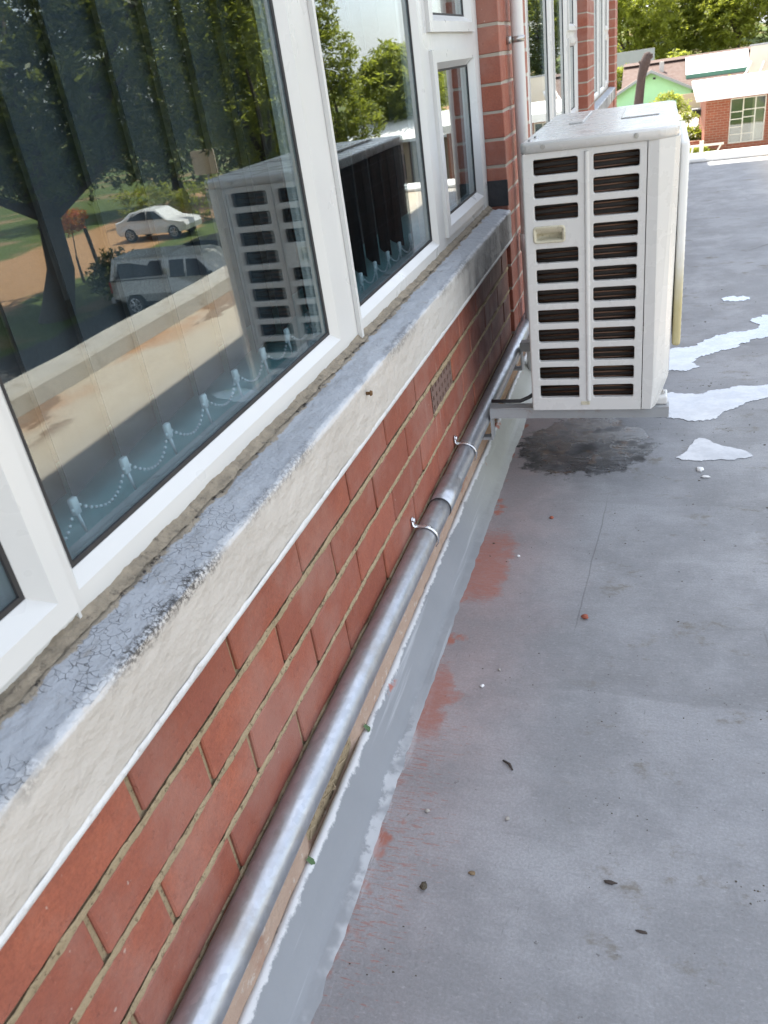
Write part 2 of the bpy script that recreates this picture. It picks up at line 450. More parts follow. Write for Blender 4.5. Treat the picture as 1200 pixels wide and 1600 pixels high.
def mat_leaf(name, c1, c2, trans=0.35):
    t = NT(name)
    k = t.island
    c = t.mix(k, c1, c2)
    d = t.n('ShaderNodeBsdfPrincipled')
    t.put(d.inputs['Base Color'], c)
    d.inputs['Roughness'].default_value = 0.45
    d.inputs['Specular IOR Level'].default_value = 0.35
    tl = t.n('ShaderNodeBsdfTranslucent')
    t.put(tl.inputs['Color'], t.mix(0.7, c, (0.38, 0.42, 0.045), 'MIX'))
    mx = t.n('ShaderNodeMixShader')
    mx.inputs[0].default_value = trans
    t.t.links.new(d.outputs[0], mx.inputs[1])
    t.t.links.new(tl.outputs[0], mx.inputs[2])
    t.t.links.new(mx.outputs[0], t.out.inputs[0])
    return t.m


def mat_pipe():
    t = NT('galvanised_steel')
    p = t.pos
    sp = t.voro(t.scale(p, (1, 0.7, 1)), 130, 'F1', 1)
    g = t.n('ShaderNodeRGBToBW')
    t.put(g.inputs[0], sp)
    c = t.mix(g.outputs[0], (0.37, 0.39, 0.42), (0.47, 0.49, 0.52))
    c = t.mix(t.mr(t.noise(p, 9, 6, 0.7), 0.5, 0.72, 0, 0.7), c, (0.33, 0.31, 0.29))
    ru = t.mr(t.noise(t.scale(p, (1, 1, 1), (5, 2, 1)), 21, 6, 0.7), 0.66, 0.74)
    c = t.mix(t.ma('MULTIPLY', ru, 0.5), c, (0.16, 0.09, 0.045))
    r = t.mr(t.noise(p, 40, 5, 0.7), 0.3, 0.7, 0.30, 0.50)
    nb = t.bump(t.noise(t.scale(p, (1, 0.1, 1)), 160, 3), 0.0005, 0.5)
    return t.bsdf(c, r, 0.8, 0.5, nb)


def mat_strip():
    t = NT('pink_plaster')
    p = t.pos
    x, y, z = t.sep(p)
    c = t.mix(t.noise(p, 16, 6, 0.65), (0.36, 0.235, 0.17), (0.52, 0.40, 0.31))
    c = t.mix(t.mr(t.noise(p, 45, 5, 0.7), 0.58, 0.68, 0, 0.6), c, (0.60, 0.55, 0.48))
    c = t.mix(t.mr(t.noise(t.scale(p, (1, 1, 1), (1, 1, 4)), 8, 5), 0.56, 0.7, 0, 0.7), c, (0.28, 0.12, 0.07))
    c = t.mix(t.ma('MULTIPLY', t.mr(y, 2.0, 2.4), 0.7), c, t.mix(t.noise(p, 20, 5), (0.10, 0.06, 0.03), (0.30, 0.17, 0.08)))
    nb = t.bump(t.noise(p, 60, 6, 0.7), 0.005, 1.0)
    return t.bsdf(c, 0.9, 0, 0.2, nb)


def mat_ac():
    t = NT('white_enamel')
    p = t.pos
    x, y, z = t.sep(p)
    c = t.mix(t.noise(p, 4, 4), (0.55, 0.54, 0.515), (0.61, 0.605, 0.585))
    dm = t.mr(t.noise(t.scale(p, (1, 1, 0.35)), 22, 6, 0.7), 0.60, 0.78)
    c = t.mix(t.ma('MULTIPLY', dm, 0.3), c, (0.45, 0.41, 0.33))
    r = t.mr(t.noise(p, 18, 4), 0.3, 0.7, 0.22, 0.34)
    return t.bsdf(c, r, 0, 0.5)


def mat_yellowed():
    t = NT('yellowed_plastic')
    p = t.pos
    z = t.sep(p)[2]
    g = t.mr(t.ma('ADD', z, t.ma('MULTIPLY', t.noise(p, 9, 5), 0.2)), 0.60, 0.82)
    c = t.mix(g, t.mix(t.noise(p, 30, 5), (0.36, 0.30, 0.13), (0.50, 0.45, 0.27)), (0.70, 0.70, 0.68))
    return t.bsdf(c, 0.4)


def mat_terrain():
    t = NT('grass_and_dirt')
    p = t.pos
    x, y, z = t.sep(p)
    n = t.noise(p, 0.7, 7, 0.65)
    gr = t.mix(n, (0.045, 0.075, 0.02), (0.12, 0.15, 0.035))
    gr = t.mix(t.mr(t.noise(p, 0.25, 5), 0.5, 0.65), gr, (0.22, 0.16, 0.08))
    di = t.mix(t.noise(p, 1.6, 6, 0.7), (0.30, 0.16, 0.075), (0.44, 0.27, 0.14))
    xn = t.ma('ADD', x, t.ma('MULTIPLY', t.ma('SUBTRACT', t.noise(p, 0.5, 5), 0.5), 3.0))
    rd = t.ma('MULTIPLY', t.mr(xn, 22.2, 22.8), t.mr(xn, 31, 32, 1, 0))
    c = t.mix(rd, gr, di)
    # pale concrete yard north of the building
    yd = t.ma('MULTIPLY', t.mr(x, 6.5, 7.5, 1, 0), t.ma('MULTIPLY', t.mr(y, 9, 10), t.mr(y, 52, 55, 1, 0)))
    c = t.mix(yd, c, t.mix(n, (0.48, 0.44, 0.38), (0.58, 0.55, 0.50)))
    # tar parking strip beside the building
    pk = t.ma('MULTIPLY', t.mr(x, 7.5, 8.0), t.ma('MULTIPLY', t.mr(xn, 17.2, 17.6, 1, 0), t.mr(y, 60, 61, 1, 0)))
    c = t.mix(pk, c, t.mix(n, (0.045, 0.045, 0.047), (0.075, 0.073, 0.07)))
    return t.bsdf(c, 0.9, 0, 0.2, t.bump(t.noise(p, 12, 5, 0.7), 0.05, 0.6))


def mat_coursed(name, c1, c2, mort):
    t = NT(name)
    b = t.n('ShaderNodeTexBrick')
    p = t.sep(t.pos)
    cb = t.n('ShaderNodeCombineXYZ')
    t.put(cb.inputs[0], t.ma('ADD', p[0], p[1]))
    t.put(cb.inputs[1], p[2])
    t.put(b.inputs['Vector'], cb.outputs[0])
    t.put(b.inputs['Color1'], c1)
    t.put(b.inputs['Color2'], c2)
    t.put(b.inputs['Mortar'], mort)
    b.inputs['Scale'].default_value = 1.0
    b.inputs['Brick Width'].default_value = 0.232
    b.inputs['Row Height'].default_value = 0.085
    b.inputs['Mortar Size'].default_value = 0.008
    c = t.mix(t.mr(t.noise(t.pos, 2.0, 5), 0.3, 0.7, 0, 0.4), b.outputs[0], c1)
    return t.bsdf(c, 0.85, 0, 0.3)


MT['roof'] = mat_roof()
MT['brick'] = mat_brick()
MT['mortar'] = mat_mortar()
MT['sill'] = mat_sill()
MT['sealant'] = simple('old_sealant', (0.25, 0.21, 0.155), 0.95, 0, 0.55, 38, 0.004, 140, dirt=((0.05, 0.042, 0.034), 0.9))
MT['pale_mortar'] = simple('pale_mortar', (0.36, 0.315, 0.26), 0.9, 0, 0.25, 25, 0.002, 120)
MT['skirt'] = mat_skirt()
MT['glass'] = mat_glass()
MT['carglass'] = mat_glass('car_glass', 0.06, (0.10, 0.12, 0.12))
MT['pipe'] = mat_pipe()
MT['strip'] = mat_strip()
MT['ac'] = mat_ac()
MT['yellow'] = mat_yellowed()
MT['terrain'] = mat_terrain()
MT['frame'] = simple('white_aluminium', (0.56, 0.56, 0.545), 0.33, 0, 0.04, 3, 0.0, dirt=None)
MT['gasket'] = simple('black_rubber', (0.018, 0.018, 0.02), 0.6)
MT['lip'] = simple('white_paint_lip', (0.60, 0.60, 0.595), 0.5, 0, 0.1, 20, 0.003, 90, dirt=((0.30, 0.27, 0.23), 0.7))
MT['slat'] = simple('charcoal_blind_fabric', (0.046, 0.052, 0.062), 0.85, 0, 0.08, 60, 0.0005, 500)
MT['clip'] = simple('clear_white_plastic', (0.82, 0.85, 0.86), 0.35, 0, 0.05)
MT['insill'] = simple('pale_aqua_paint', (0.40, 0.64, 0.63), 0.5, 0, 0.1, 30)
MT['room'] = simple('room_paint', (0.22, 0.22, 0.21), 0.8)
MT['plaster'] = simple('pale_plaster', (0.50, 0.47, 0.42), 0.85, 0, 0.12, 3, 0.002, 50)
MT['concrete'] = simple('weathered_concrete', (0.42, 0.39, 0.34), 0.85, 0, 0.2, 4, 0.004, 30, dirt=((0.20, 0.15, 0.09), 0.6))
MT['coil'] = simple('dark_cooling_fins', (0.022, 0.018, 0.016), 0.5, 0.3, 0.3, 30)
MT['copper'] = simple('dull_copper', (0.10, 0.055, 0.035), 0.4, 0.6, 0.25, 30)
MT['black'] = simple('black_paint', (0.02, 0.02, 0.022), 0.45)
MT['bracket'] = simple('grey_painted_steel', (0.33, 0.34, 0.345), 0.45, 0.2, 0.1, 20, dirt=((0.2, 0.12, 0.06), 0.5))
MT['screw'] = simple('zinc_screw', (0.42, 0.41, 0.39), 0.35, 0.9, 0.2, 60)
MT['rust'] = simple('rusty_iron', (0.14, 0.075, 0.03), 0.8, 0.2, 0.4, 90, 0.001, 200)
MT['saddle'] = simple('bright_zinc', (0.66, 0.67, 0.69), 0.28, 0.9, 0.1, 40)
MT['upvc'] = simple('white_downpipe_plastic', (0.68, 0.68, 0.67), 0.35, 0, 0.05, 6, dirt=((0.4, 0.36, 0.3), 0.3))
MT['clay'] = simple('brown_vent_clay', (0.17, 0.105, 0.085), 0.8, 0, 0.2, 30, 0.001, 150)
MT['bitumen'] = simple('black_bitumen', (0.02, 0.021, 0.026), 0.55, 0, 0.3, 14, 0.003, 60)
MT['twig'] = simple('dry_twig', (0.20, 0.14, 0.08), 0.9, 0, 0.35, 60)
MT['darktwig'] = simple('dark_bark', (0.055, 0.042, 0.035), 0.9, 0, 0.35, 90, 0.001, 200)
MT['straw'] = simple('straw', (0.34, 0.27, 0.17), 0.9, 0, 0.4, 60)
MT['pebble'] = simple('grey_pebble', (0.34, 0.32, 0.29), 0.85, 0, 0.3, 90, 0.001, 300)
MT['soil'] = simple('dried_mud', (0.075, 0.062, 0.042), 0.95, 0, 0.5, 120, 0.003, 220)
MT['flake'] = simple('white_paint_flake', (0.70, 0.70, 0.69), 0.6, 0, 0.1)
MT['chip'] = simple('brick_crumb', (0.30, 0.09, 0.055), 0.9, 0, 0.25, 90, 0.001, 200)
MT['greenleaf'] = simple('weed_leaf', (0.07, 0.13, 0.05), 0.5, 0, 0.2, 60)
MT['bark'] = simple('tree_bark', (0.075, 0.058, 0.045), 0.95, 0, 0.4, 6, 0.02, 14)
MT['stump'] = simple('dead_trunk_bark', (0.05, 0.032, 0.028), 0.95, 0, 0.4, 5, 0.02, 12)
MT['leafdark'] = mat_leaf('dark_leaf', (0.026, 0.040, 0.011), (0.075, 0.098, 0.026))
MT['leafmid'] = mat_leaf('mid_leaf', (0.085, 0.115, 0.022), (0.21, 0.235, 0.05), 0.55)
MT['leaflight'] = mat_leaf('light_leaf', (0.14, 0.17, 0.026), (0.30, 0.32, 0.07), 0.62)
MT['flower'] = mat_leaf('orange_flower', (0.55, 0.09, 0.02), (0.75, 0.20, 0.03), 0.4)
MT['outbrick'] = mat_coursed('outbuilding_brick', (0.27, 0.085, 0.045), (0.21, 0.062, 0.034), (0.28, 0.21, 0.15))
MT['whiteroof'] = simple('white_roof_paint', (0.74, 0.73, 0.70), 0.7, 0, 0.06, 2)
MT['cream'] = simple('cream_paint', (0.62, 0.58, 0.48), 0.5, 0, 0.06, 4)
MT['green'] = simple('mint_green_paint', (0.50, 0.80, 0.45), 0.7, 0, 0.1, 2)
MT['brownroof'] = simple('brown_roof_sheet', (0.085, 0.050, 0.038), 0.8, 0, 0.15, 1.5)
MT['greensheet'] = simple('green_roof_sheet', (0.10, 0.24, 0.17), 0.5, 0, 0.15, 2)
MT['grey_wall'] = simple('grey_block_wall', (0.34, 0.34, 0.33), 0.85, 0, 0.15, 1.5)
MT['tan'] = simple('tan_wall', (0.46, 0.36, 0.25), 0.85, 0, 0.12, 1.5)
MT['carwhite'] = simple('white_car_paint', (0.72, 0.72, 0.71), 0.18, 0, 0.02)
MT['carsilver'] = simple('silver_car_paint', (0.42, 0.42, 0.40), 0.28, 0.35, 0.03)
MT['carblue'] = simple('dark_blue_car_paint', (0.025, 0.032, 0.045), 0.15, 0.2, 0.03)
MT['tyre'] = simple('tyre_rubber', (0.02, 0.02, 0.02), 0.8)
MT['rim'] = simple('alloy_rim', (0.45, 0.45, 0.45), 0.3, 0.8, 0.05)
MT['red'] = simple('red_lamp', (0.35, 0.02, 0.015), 0.2)
t_ = NT('puddle_water')
MT['water'] = t_.bsdf(t_.mix(t_.mr(t_.noise(t_.pos, 14, 5, 0.65), 0.35, 0.66), (0.16, 0.17, 0.18), (0.27, 0.28, 0.29)), 0.015, 0, 0.5, t_.bump(t_.noise(t_.scale(t_.pos, (1, 0.5, 1)), 16, 3), 0.006, 0.5), **{'IOR': 1.5, 'Coat Weight': 1.0, 'Coat Roughness': 0.01})


# ------------------------------------------------------------------ object helpers
def link(o, parent=None):
    COL.objects.link(o)
    if parent is not None:
        o.parent = parent
    return o


def root_of(o):
    while o.parent is not None:
        o = o.parent
    return o


def thing(name, label, cat, loc=(0, 0, 0), group=None):
    o = bpy.data.objects.new(name, None)
    o.empty_display_size = 0.1
    link(o)
    o.location = loc
    o['label'] = label
    o['category'] = cat
    if group:
        o['group'] = group
    return o


def tag(o, label, cat, group=None):
    o['label'] = label
    o['category'] = cat
    if group:
        o['group'] = group
    return o


def obj(name, bm, mat, parent=None, smooth=False, loc=(0, 0, 0)):
    """link a bmesh given in world coordinates; under a thing the mesh is shifted to the thing's base"""
    off = Vector((0, 0, 0))
    if parent is not None:
        off = Vector(root_of(parent).location)
    if off.length > 0:
        bmesh.ops.translate(bm, verts=bm.verts, vec=-off)
    me = bpy.data.meshes.new(name)
    bmesh.ops.recalc_face_normals(bm, faces=bm.faces)
    bm.to_mesh(me)
    bm.free()
    for m in (mat if isinstance(mat, (list, tuple)) else [mat]):
        me.materials.append(m)
    if smooth:
        me.polygons.foreach_set('use_smooth', [True] * len(me.polygons))
    o = bpy.data.objects.new(name, me)
    link(o, parent)
    o.location = loc
    return o


def structure(name, bm, mat, smooth=False):
    o = obj(name, bm, mat, None, smooth)
    o['kind'] = 'structure'
    return o


def box(bm, x0, x1, y0, y1, z0, z1, bev=0.0, seg=1):
    vs = [bm.verts.new((x, y, z)) for x in (x0, x1) for y in (y0, y1) for z in (z0, z1)]
    F = [(0, 1, 3, 2), (4, 6, 7, 5), (0, 4, 5, 1), (2, 3, 7, 6), (0, 2, 6, 4), (1, 5, 7, 3)]
    fs = [bm.faces.new([vs[i] for i in f]) for f in F]
    if bev:
        es = set()
        for f in fs:
            es.update(f.edges)
        bmesh.ops.bevel(bm, geom=list(es), offset=bev, segments=seg, profile=0.5, affect='EDGES')
    return fs


def BX(*a, **k):
    bm = bmesh.new()
    box(bm, *a, **k)
    return bm


def prism(bm, pts, axis, a, b, cap=True):
    """closed outline pts (2-D) swept along axis from a to b"""
    def P(u, v, s):
        return {'x': (s, u, v), 'y': (u, s, v), 'z': (u, v, s)}[axis]
    r0 = [bm.verts.new(P(u, v, a)) for u, v in pts]
    r1 = [bm.verts.new(P(u, v, b)) for u, v in pts]
    n = len(pts)
    for i in range(n):
        bm.faces.new((r0[i], r0[(i + 1) % n], r1[(i + 1) % n], r1[i]))
    if cap:
        bm.faces.new(r0)
        bm.faces.new(r1)


def tube(bm, path, r, n=12, cap=True):
    rings = []
    path = [Vector(p) for p in path]
    for i, p in enumerate(path):
        d = (path[min(i + 1, len(path) - 1)] - path[max(i - 1, 0)]).normalized()
        a = Vector((0, 0, 1)) if abs(d.z) < 0.9 else Vector((1, 0, 0))
        u = d.cross(a).normalized()
        v = d.cross(u)
        ri = r[i] if isinstance(r, (list, tuple)) else r
        rings.append([bm.verts.new(p + (u * math.cos(2 * math.pi * k / n) + v * math.sin(2 * math.pi * k / n)) * ri) for k in range(n)])
    for a, b in zip(rings, rings[1:]):
        for k in range(n):
            bm.faces.new((a[k], a[(k + 1) % n], b[(k + 1) % n], b[k]))
    if cap:
        bm.faces.new(rings[0][::-1])
        bm.faces.new(rings[-1])


def blob(bm, c, r, sub=1, amp=0.25, seed=0):
    res = bmesh.ops.create_icosphere(bm, subdivisions=sub, radius=1.0)
    for v in res['verts']:
        k = 1 + amp * noise.noise(v.co * 1.7 + Vector((seed * 3.1, seed * 1.7, seed)))
        v.co = Vector((v.co.x * r[0] * k, v.co.y * r[1] * k, v.co.z * r[2] * k)) + Vector(c)


def grid_top(bm, x0, x1, nx, y0, y1, ny, zf):
    vs = [[bm.verts.new((x0 + (x1 - x0) * i / nx, y0 + (y1 - y0) * j / ny, 0)) for i in range(nx + 1)] for j in range(ny + 1)]
    for row in vs:
        for v in row:
            v.co.z = zf(v.co.x, v.co.y)
    for j in range(ny):
        for i in range(nx):
            bm.faces.new((vs[j][i], vs[j][i + 1], vs[j + 1][i + 1], vs[j + 1][i]))
    return vs


def sstep(a, b, x):
    t = max(0.0, min(1.0, (x - a) / (b - a)))
    return t * t * (3 - 2 * t)


# ------------------------------------------------------------------ ground and roof (setting)
def terrain_z(x, y):
    z = -4.6 + 1.4 * sstep(22, 30, y) * (1 - sstep(5, 7.5, x))
    z += 6.0 * sstep(84, 130, y) * (1 - sstep(6, 30, x))
    z += 0.0 * x
    return z


bm = bmesh.new()
grid_top(bm, -400, 400, 160, -200, 600, 160, terrain_z)
structure('ground', bm, MT['terrain'], True)

bm = bmesh.new()
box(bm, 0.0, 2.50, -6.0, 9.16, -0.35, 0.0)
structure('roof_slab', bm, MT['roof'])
bm = bmesh.new()
box(bm, 0.0, 2.48, -6.0, 9.14, -4.6, -0.352)
structure('lower_storey_wall', bm, MT['plaster'])

# low concrete kerb along the outer roof edge and the white one across its end
bm = bmesh.new()
y = -6.0
n = 90
prof = [(2.10, 0.001), (2.125, 0.075), (2.15, 0.088), (2.31, 0.092), (2.34, 0.078), (2.36, 0.001)]
rings = []
for j in range(n + 1):
    yy = -6.0 + 14.6 * j / n
    rings.append([bm.verts.new((px + 0.008 * noise.noise((px * 9, yy * 3, 0)), yy, pz + (0.007 * noise.noise((px * 7, yy * 2.5, 5)) if pz > 0.01 else 0))) for px, pz in prof])
for a, b in zip(rings, rings[1:]):
    for k in range(len(prof) - 1):
        bm.faces.new((a[k], a[k + 1], b[k + 1], b[k]))
bm.faces.new(rings[0])
bm.faces.new(rings[-1])
structure('roof_kerb', bm, MT['concrete'])
structure('roof_end_kerb', BX(0.0, 2.45, 8.70, 9.15, 0.001, 0.035, bev=0.008), MT['whiteroof'])

# sloped waterproof skirting at the foot of the wall
bm = bmesh.new()
n = 700
prof = [(0.004, 0.030), (0.005, 0.064), (0.013, 0.067), (0.018, 0.062), (0.031, 0.043), (0.044, 0.026), (0.055, 0.0115), (0.066, 0.0045), (0.080, 0.0015), (0.088, -0.003)]
rings = []
for j in range(n + 1):
    yy = -1.0 + 11.4 * j / n
    row = []
    for k, (px, pz) in enumerate(prof):
        w1 = 0.005 * noise.noise((px * 6, yy * 3.0, 1)) + 0.0016 * noise.noise((px * 30, yy * 24, 2))
        w2 = 0.006 * noise.noise((0, yy * 5.0, 4)) + 0.003 * noise.noise((0, yy * 32, 7))
        row.append(bm.verts.new((px + (w2 * 1.4 if k >= 7 else w1 * 0.4), yy, pz + (w1 * 0.5 + w2 * 0.6 if 0 < k < 4 else (w1 * 0.5 if k < 7 else 0)))))
    rings.append(row)
for a, b in zip(rings, rings[1:]):
    for k in range(len(prof) - 1):
        bm.faces.new((a[k], a[k + 1], b[k + 1], b[k]))
structure('roof_skirting', bm, MT['skirt'], True)


# puddles
def puddle(pts, seed, z=0.0012, sub=22, amp=0.012, th=0.0012):
    bm = bmesh.new()
    P = []
    m = len(pts)
    for i in range(m):
        p0, p1, p2, p3 = (Vector((*pts[(i + k) % m], 0)) for k in (-1, 0, 1, 2))
        for s in range(sub):
            t = s / sub
            q = 0.5 * ((2 * p1) + (p2 - p0) * t + (2 * p0 - 5 * p1 + 4 * p2 - p3) * t * t + (3 * p1 - p0 - 3 * p2 + p3) * t ** 3)
            q += Vector((noise.noise((q.x * 22, q.y * 14, seed)), noise.noise((q.x * 22, q.y * 14, seed + 9)), 0)) * amp
            q += Vector((noise.noise((q.x * 75, q.y * 50, seed)), 1.6 * noise.noise((q.x * 75, q.y * 50, seed + 5)), 0)) * amp * 0.55
            q += Vector((noise.noise((q.x * 210, q.y * 140, seed)), 1.6 * noise.noise((q.x * 210, q.y * 140, seed + 5)), 0)) * amp * 0.22
            P.append(q)
    lo = [bm.verts.new((q.x, q.y, z - 0.0008)) for q in P]
    cx = sum((q for q in P), Vector()) / len(P)
    hi = [bm.verts.new((q.x, q.y, z + th)) for q in P]
    for i in range(len(P)):
        j = (i + 1) % len(P)
        bm.faces.new((lo[i], lo[j], hi[j], hi[i]))
    f = bm.faces.new(hi)
    f.normal_update()
    bmesh.ops.triangulate(bm, faces=[f])
    return structure('puddle', bm, MT['water'])


puddle([(0.585, 2.318), (0.62, 2.303), (0.68, 2.305), (0.76, 2.315), (0.805, 2.335), (0.775, 2.38), (0.715, 2.41), (0.675, 2.455), (0.645, 2.45), (0.625, 2.39), (0.605, 2.345)], 1, amp=0.008)
puddle([(0.50, 2.66), (0.56, 2.63), (0.63, 2.60), (0.70, 2.615), (0.76, 2.68), (0.83, 2.76), (0.92, 2.80), (1.05, 2.83), (1.2, 2.9), (1.15, 3.0), (1.0, 2.95), (0.90, 2.905), (0.80, 2.90), (0.72, 2.87), (0.66, 2.83), (0.58, 2.85), (0.50, 2.80)], 2)
puddle([(0.52, 3.10), (0.60, 3.085), (0.67, 3.10), (0.665, 3.20), (0.74, 3.27), (0.82, 3.33), (0.90, 3.42), (1.0, 3.46), (1.15, 3.52), (1.2, 3.70), (1.05, 3.75), (0.93, 3.70), (0.92, 3.56), (0.82, 3.52), (0.74, 3.46), (0.66, 3.36), (0.58, 3.33), (0.52, 3.22)], 3, amp=0.02)
puddle([(0.82, 3.99), (0.87, 3.97), (0.93, 4.0), (0.92, 4.05), (0.86, 4.06), (0.82, 4.04)], 5, amp=0.02)

# ------------------------------------------------------------------ the brick building
BL = thing('brick_building', 'red brick building with white framed windows along its left side wall', 'building')
CH = 0.0835                                   # course height
W0, W1 = -3.0, 10.55                          # wall start and end along y

# mortar body of the wall (bricks stand proud of it)
bm = bmesh.new()
box(bm, -0.22, -0.0055, W0, W1, -0.3, 0.572)
obj('wall_core', bm, MT['mortar'], BL)
PIERS = [(-0.62, -0.02), (2.90, 3.50), (6.40, 7.03), (10.05, 10.55)]
for i, (a, b) in enumerate(PIERS):
    obj('wall_core', BX(-0.22, 0.0105, a + 0.0022, b - 0.0022, 0.10, 2.45), MT['pale_mortar'], BL)
obj('wall_core', BX(-0.22, -0.004, W0, -0.62, 0.574, 2.45), MT['mortar'], BL)
obj('lintel', BX(-0.22, 0.012, W0, W1, 2.452, 3.0), MT['plaster'], BL)
# roof and eave of the building, the thing that shades the flat roof
bm = bmesh.new()
prism(bm, [(-6.2, 3.002), (0.54, 3.002), (0.54, 3.10), (-6.2, 3.5)], 'y', W0 - 0.3, 9.7)
obj('roof', bm, MT['plaster'], BL)
# room behind the windows
obj('interior_wall', BX(-4.3, -4.2, W0, W1, -0.3, 3.0), MT['room'], BL)
obj('interior_floor', BX(-4.2, -0.222, W0, W1, -0.25, -0.15), MT['room'], BL)
obj('interior_ceiling', BX(-4.2, -0.222, W0, W1, 2.85, 2.95), MT['room'], BL)
obj('end_wall', BX(-4.2, -0.222, W1 - 0.2, W1 - 0.002, -0.3, 3.0), MT['room'], BL)
obj('end_wall', BX(-4.2, -0.222, W0 + 0.002, W0 + 0.2, -0.3, 3.0), MT['room'], BL)


# bricks: a few shared meshes per size
def brick_mesh(sx, sy, sz, seed):
    bm = bmesh.new()
    box(bm, -sx, 0, -sy / 2, sy / 2, -sz / 2, sz / 2)
    es = [e for e in bm.edges if max(abs(v.co.x) for v in e.verts) < 1e-6 or e.verts[0].co.x != e.verts[1].co.x]
    bmesh.ops.subdivide_edges(bm, edges=[e for e in bm.edges if e.calc_length() > 0.15], cuts=3)
    es = [e for e in bm.edges if len(e.link_faces) == 2 and e.calc_face_angle(0) > 0.5]
    bmesh.ops.bevel(bm, geom=es, offset=0.0022, segments=1, affect='EDGES')
    for v in bm.verts:
        v.co += Vector((0.0008 * noise.noise(v.co * 40 + Vector((seed, 0, 0))), 0.0030 * noise.noise(v.co * 22 + Vector((0, seed, 0))), 0.0026 * noise.noise(v.co * 30 + Vector((0, 0, seed)))))
    me = bpy.data.meshes.new('brick')
    bm.to_mesh(me)
    bm.free()
    me.materials.append(MT['brick'])
    return me


BM = {}


def brick(x, y0, y1, zc, depth=0.10, h=None, parent=None):
    L = y1 - y0
    h = h or CH - 0.0095
    key = (round(L, 2), round(depth, 2), random.randrange(4))
    if key not in BM:
        BM[key] = brick_mesh(depth, L, h, len(BM) * 1.37)
    o = bpy.data.objects.new('brick', BM[key])
    link(o, parent or BL)
    o.location = (x + random.uniform(-0.0012, 0.0012), (y0 + y1) / 2, zc + random.uniform(-0.0008, 0.0008))
    o.rotation_euler = (0, random.uniform(-0.006, 0.006), random.uniform(-0.004, 0.004))
    return o


LB = 0.232
Y0 = 0.456
nb = 0
far_bricks = []                               # beyond the pieces one can pick apart: joined


def lay(x, y0, y1, zc, depth=0.10):
    global nb
    if nb < 292:
        brick(x, y0, y1, zc, depth)
        nb += 1
    else:
        far_bricks.append((x, y0, y1, zc, depth))


AIR = (1.745, 1.955)                          # air brick replaces course 2 here
spots = []
for c in range(5):
    zt = 0.560 if c == 0 else 0.560 - CH * c - 0.0048
    zb = 0.560 - CH * (c + 1) + 0.0048
    off = (0, -0.111, -0.014, -0.115, -0.02)[c]
    k = -2
    while True:
        a = Y0 + off + k * LB + 0.0045
        b = a + LB - 0.009
        k += 1
        if a > 2.895:
            break
        b = min(b, 2.892)
        if b - a < 0.03:
            continue
        if c == 1 and not (b < AIR[0] or a > AIR[1]):
            if a < AIR[0] - 0.03:
                spots.append((0.0, a, AIR[0] - 0.005, (zt + zb) / 2))
            if b > AIR[1] + 0.03:
                spots.append((0.0, AIR[1] + 0.005, b, (zt + zb) / 2))
            continue
        spots.append((0.0, a, b, (zt + zb) / 2))
for s in spots:
    lay(*s)
# piers: courses with a stretcher or a half brick at the corner in turn
for pi, (a, b) in enumerate(PIERS):
    zk = 1.2362 - CH / 2
    ks = list(range(-8, 15))
    for k in ks:
        zc = zk - k * CH
        if zc > 2.43 or zc < 0.11:
            continue
        vis = (0.13 < zc < 1.75 and pi > 0) if pi == 1 else (0.75 < zc < 1.75 and pi > 1)
        L = b - a
        cuts = [a]
        first = 0.108 if k % 2 else 0.222
        y = a + first
        while y < b - 0.05:
            cuts.append(y)
            y += LB
        cuts.append(b)
        segs = [(cuts[i] + (0.0045 if i else 0), cuts[i + 1] - (0.0045 if i < len(cuts) - 2 else 0)) for i in range(len(cuts) - 1)]
        for i, (p, q) in enumerate(segs):
            dep = 0.106 if i in (0, len(segs) - 1) else 0.09
            if vis:
                lay(0.013, p, q, zc, dep)
            else:
                far_bricks.append((0.013, p, q, zc, dep))
# courses of the lower wall beyond the first pier
for c in range(5):
    zc = 0.560 - CH * (c + 0.5)
    for (ya, yb) in ((3.50, 6.40), (7.03, 10.05), (-3.0, -0.62)):
        y = ya + (0.0 if c % 2 else -0.116)
        while y < yb:
            a, b = max(y, ya) + 0.0045, min(y + LB, yb) - 0.0045
            if b - a > 0.04:
                far_bricks.append((0.0, a, b, zc, 0.10))
            y += LB
bm = bmesh.new()
for (x, a, b, zc, dep) in far_bricks:
    box(bm, x - dep, x, a, b, zc - 0.037, zc + 0.037)
fb = obj('brick_course', bm, MT['brick'], BL)
fb['kind'] = 'stuff'

# ragged mortar squeezed along the bed joints of the near wall
for c in range(1, 5):
    zc = 0.560 - CH * c
    bm = bmesh.new()
    rows = []
    ny = 520
    for j in range(ny + 1):
        yy = -0.1 + 3.0 * j / ny
        r = []
        for q in range(5):
            zz = zc + (q / 4 - 0.5) * (0.0108 + 0.003 * noise.noise((yy * 18, c * 4.0, 0)))
            edge = abs(q - 2) / 2
            xx = 0.0006 - 0.0012 * edge ** 2 + 0.0020 * noise.noise((yy * 22, q * 0.6, c * 3.3)) + 0.0014 * noise.noise((yy * 95, q * 1.3, c * 7))
            zz += 0.0018 * noise.noise((yy * 30, q * 5.0, c))
            r.append(bm.verts.new((xx, yy, zz)))
        rows.append(r)
    for a, b in zip(rows, rows[1:]):
        for q in range(4):
            bm.faces.new((a[q], a[q + 1], b[q + 1], b[q]))
    obj('mortar_joint', bm, MT['mortar'], BL, True)

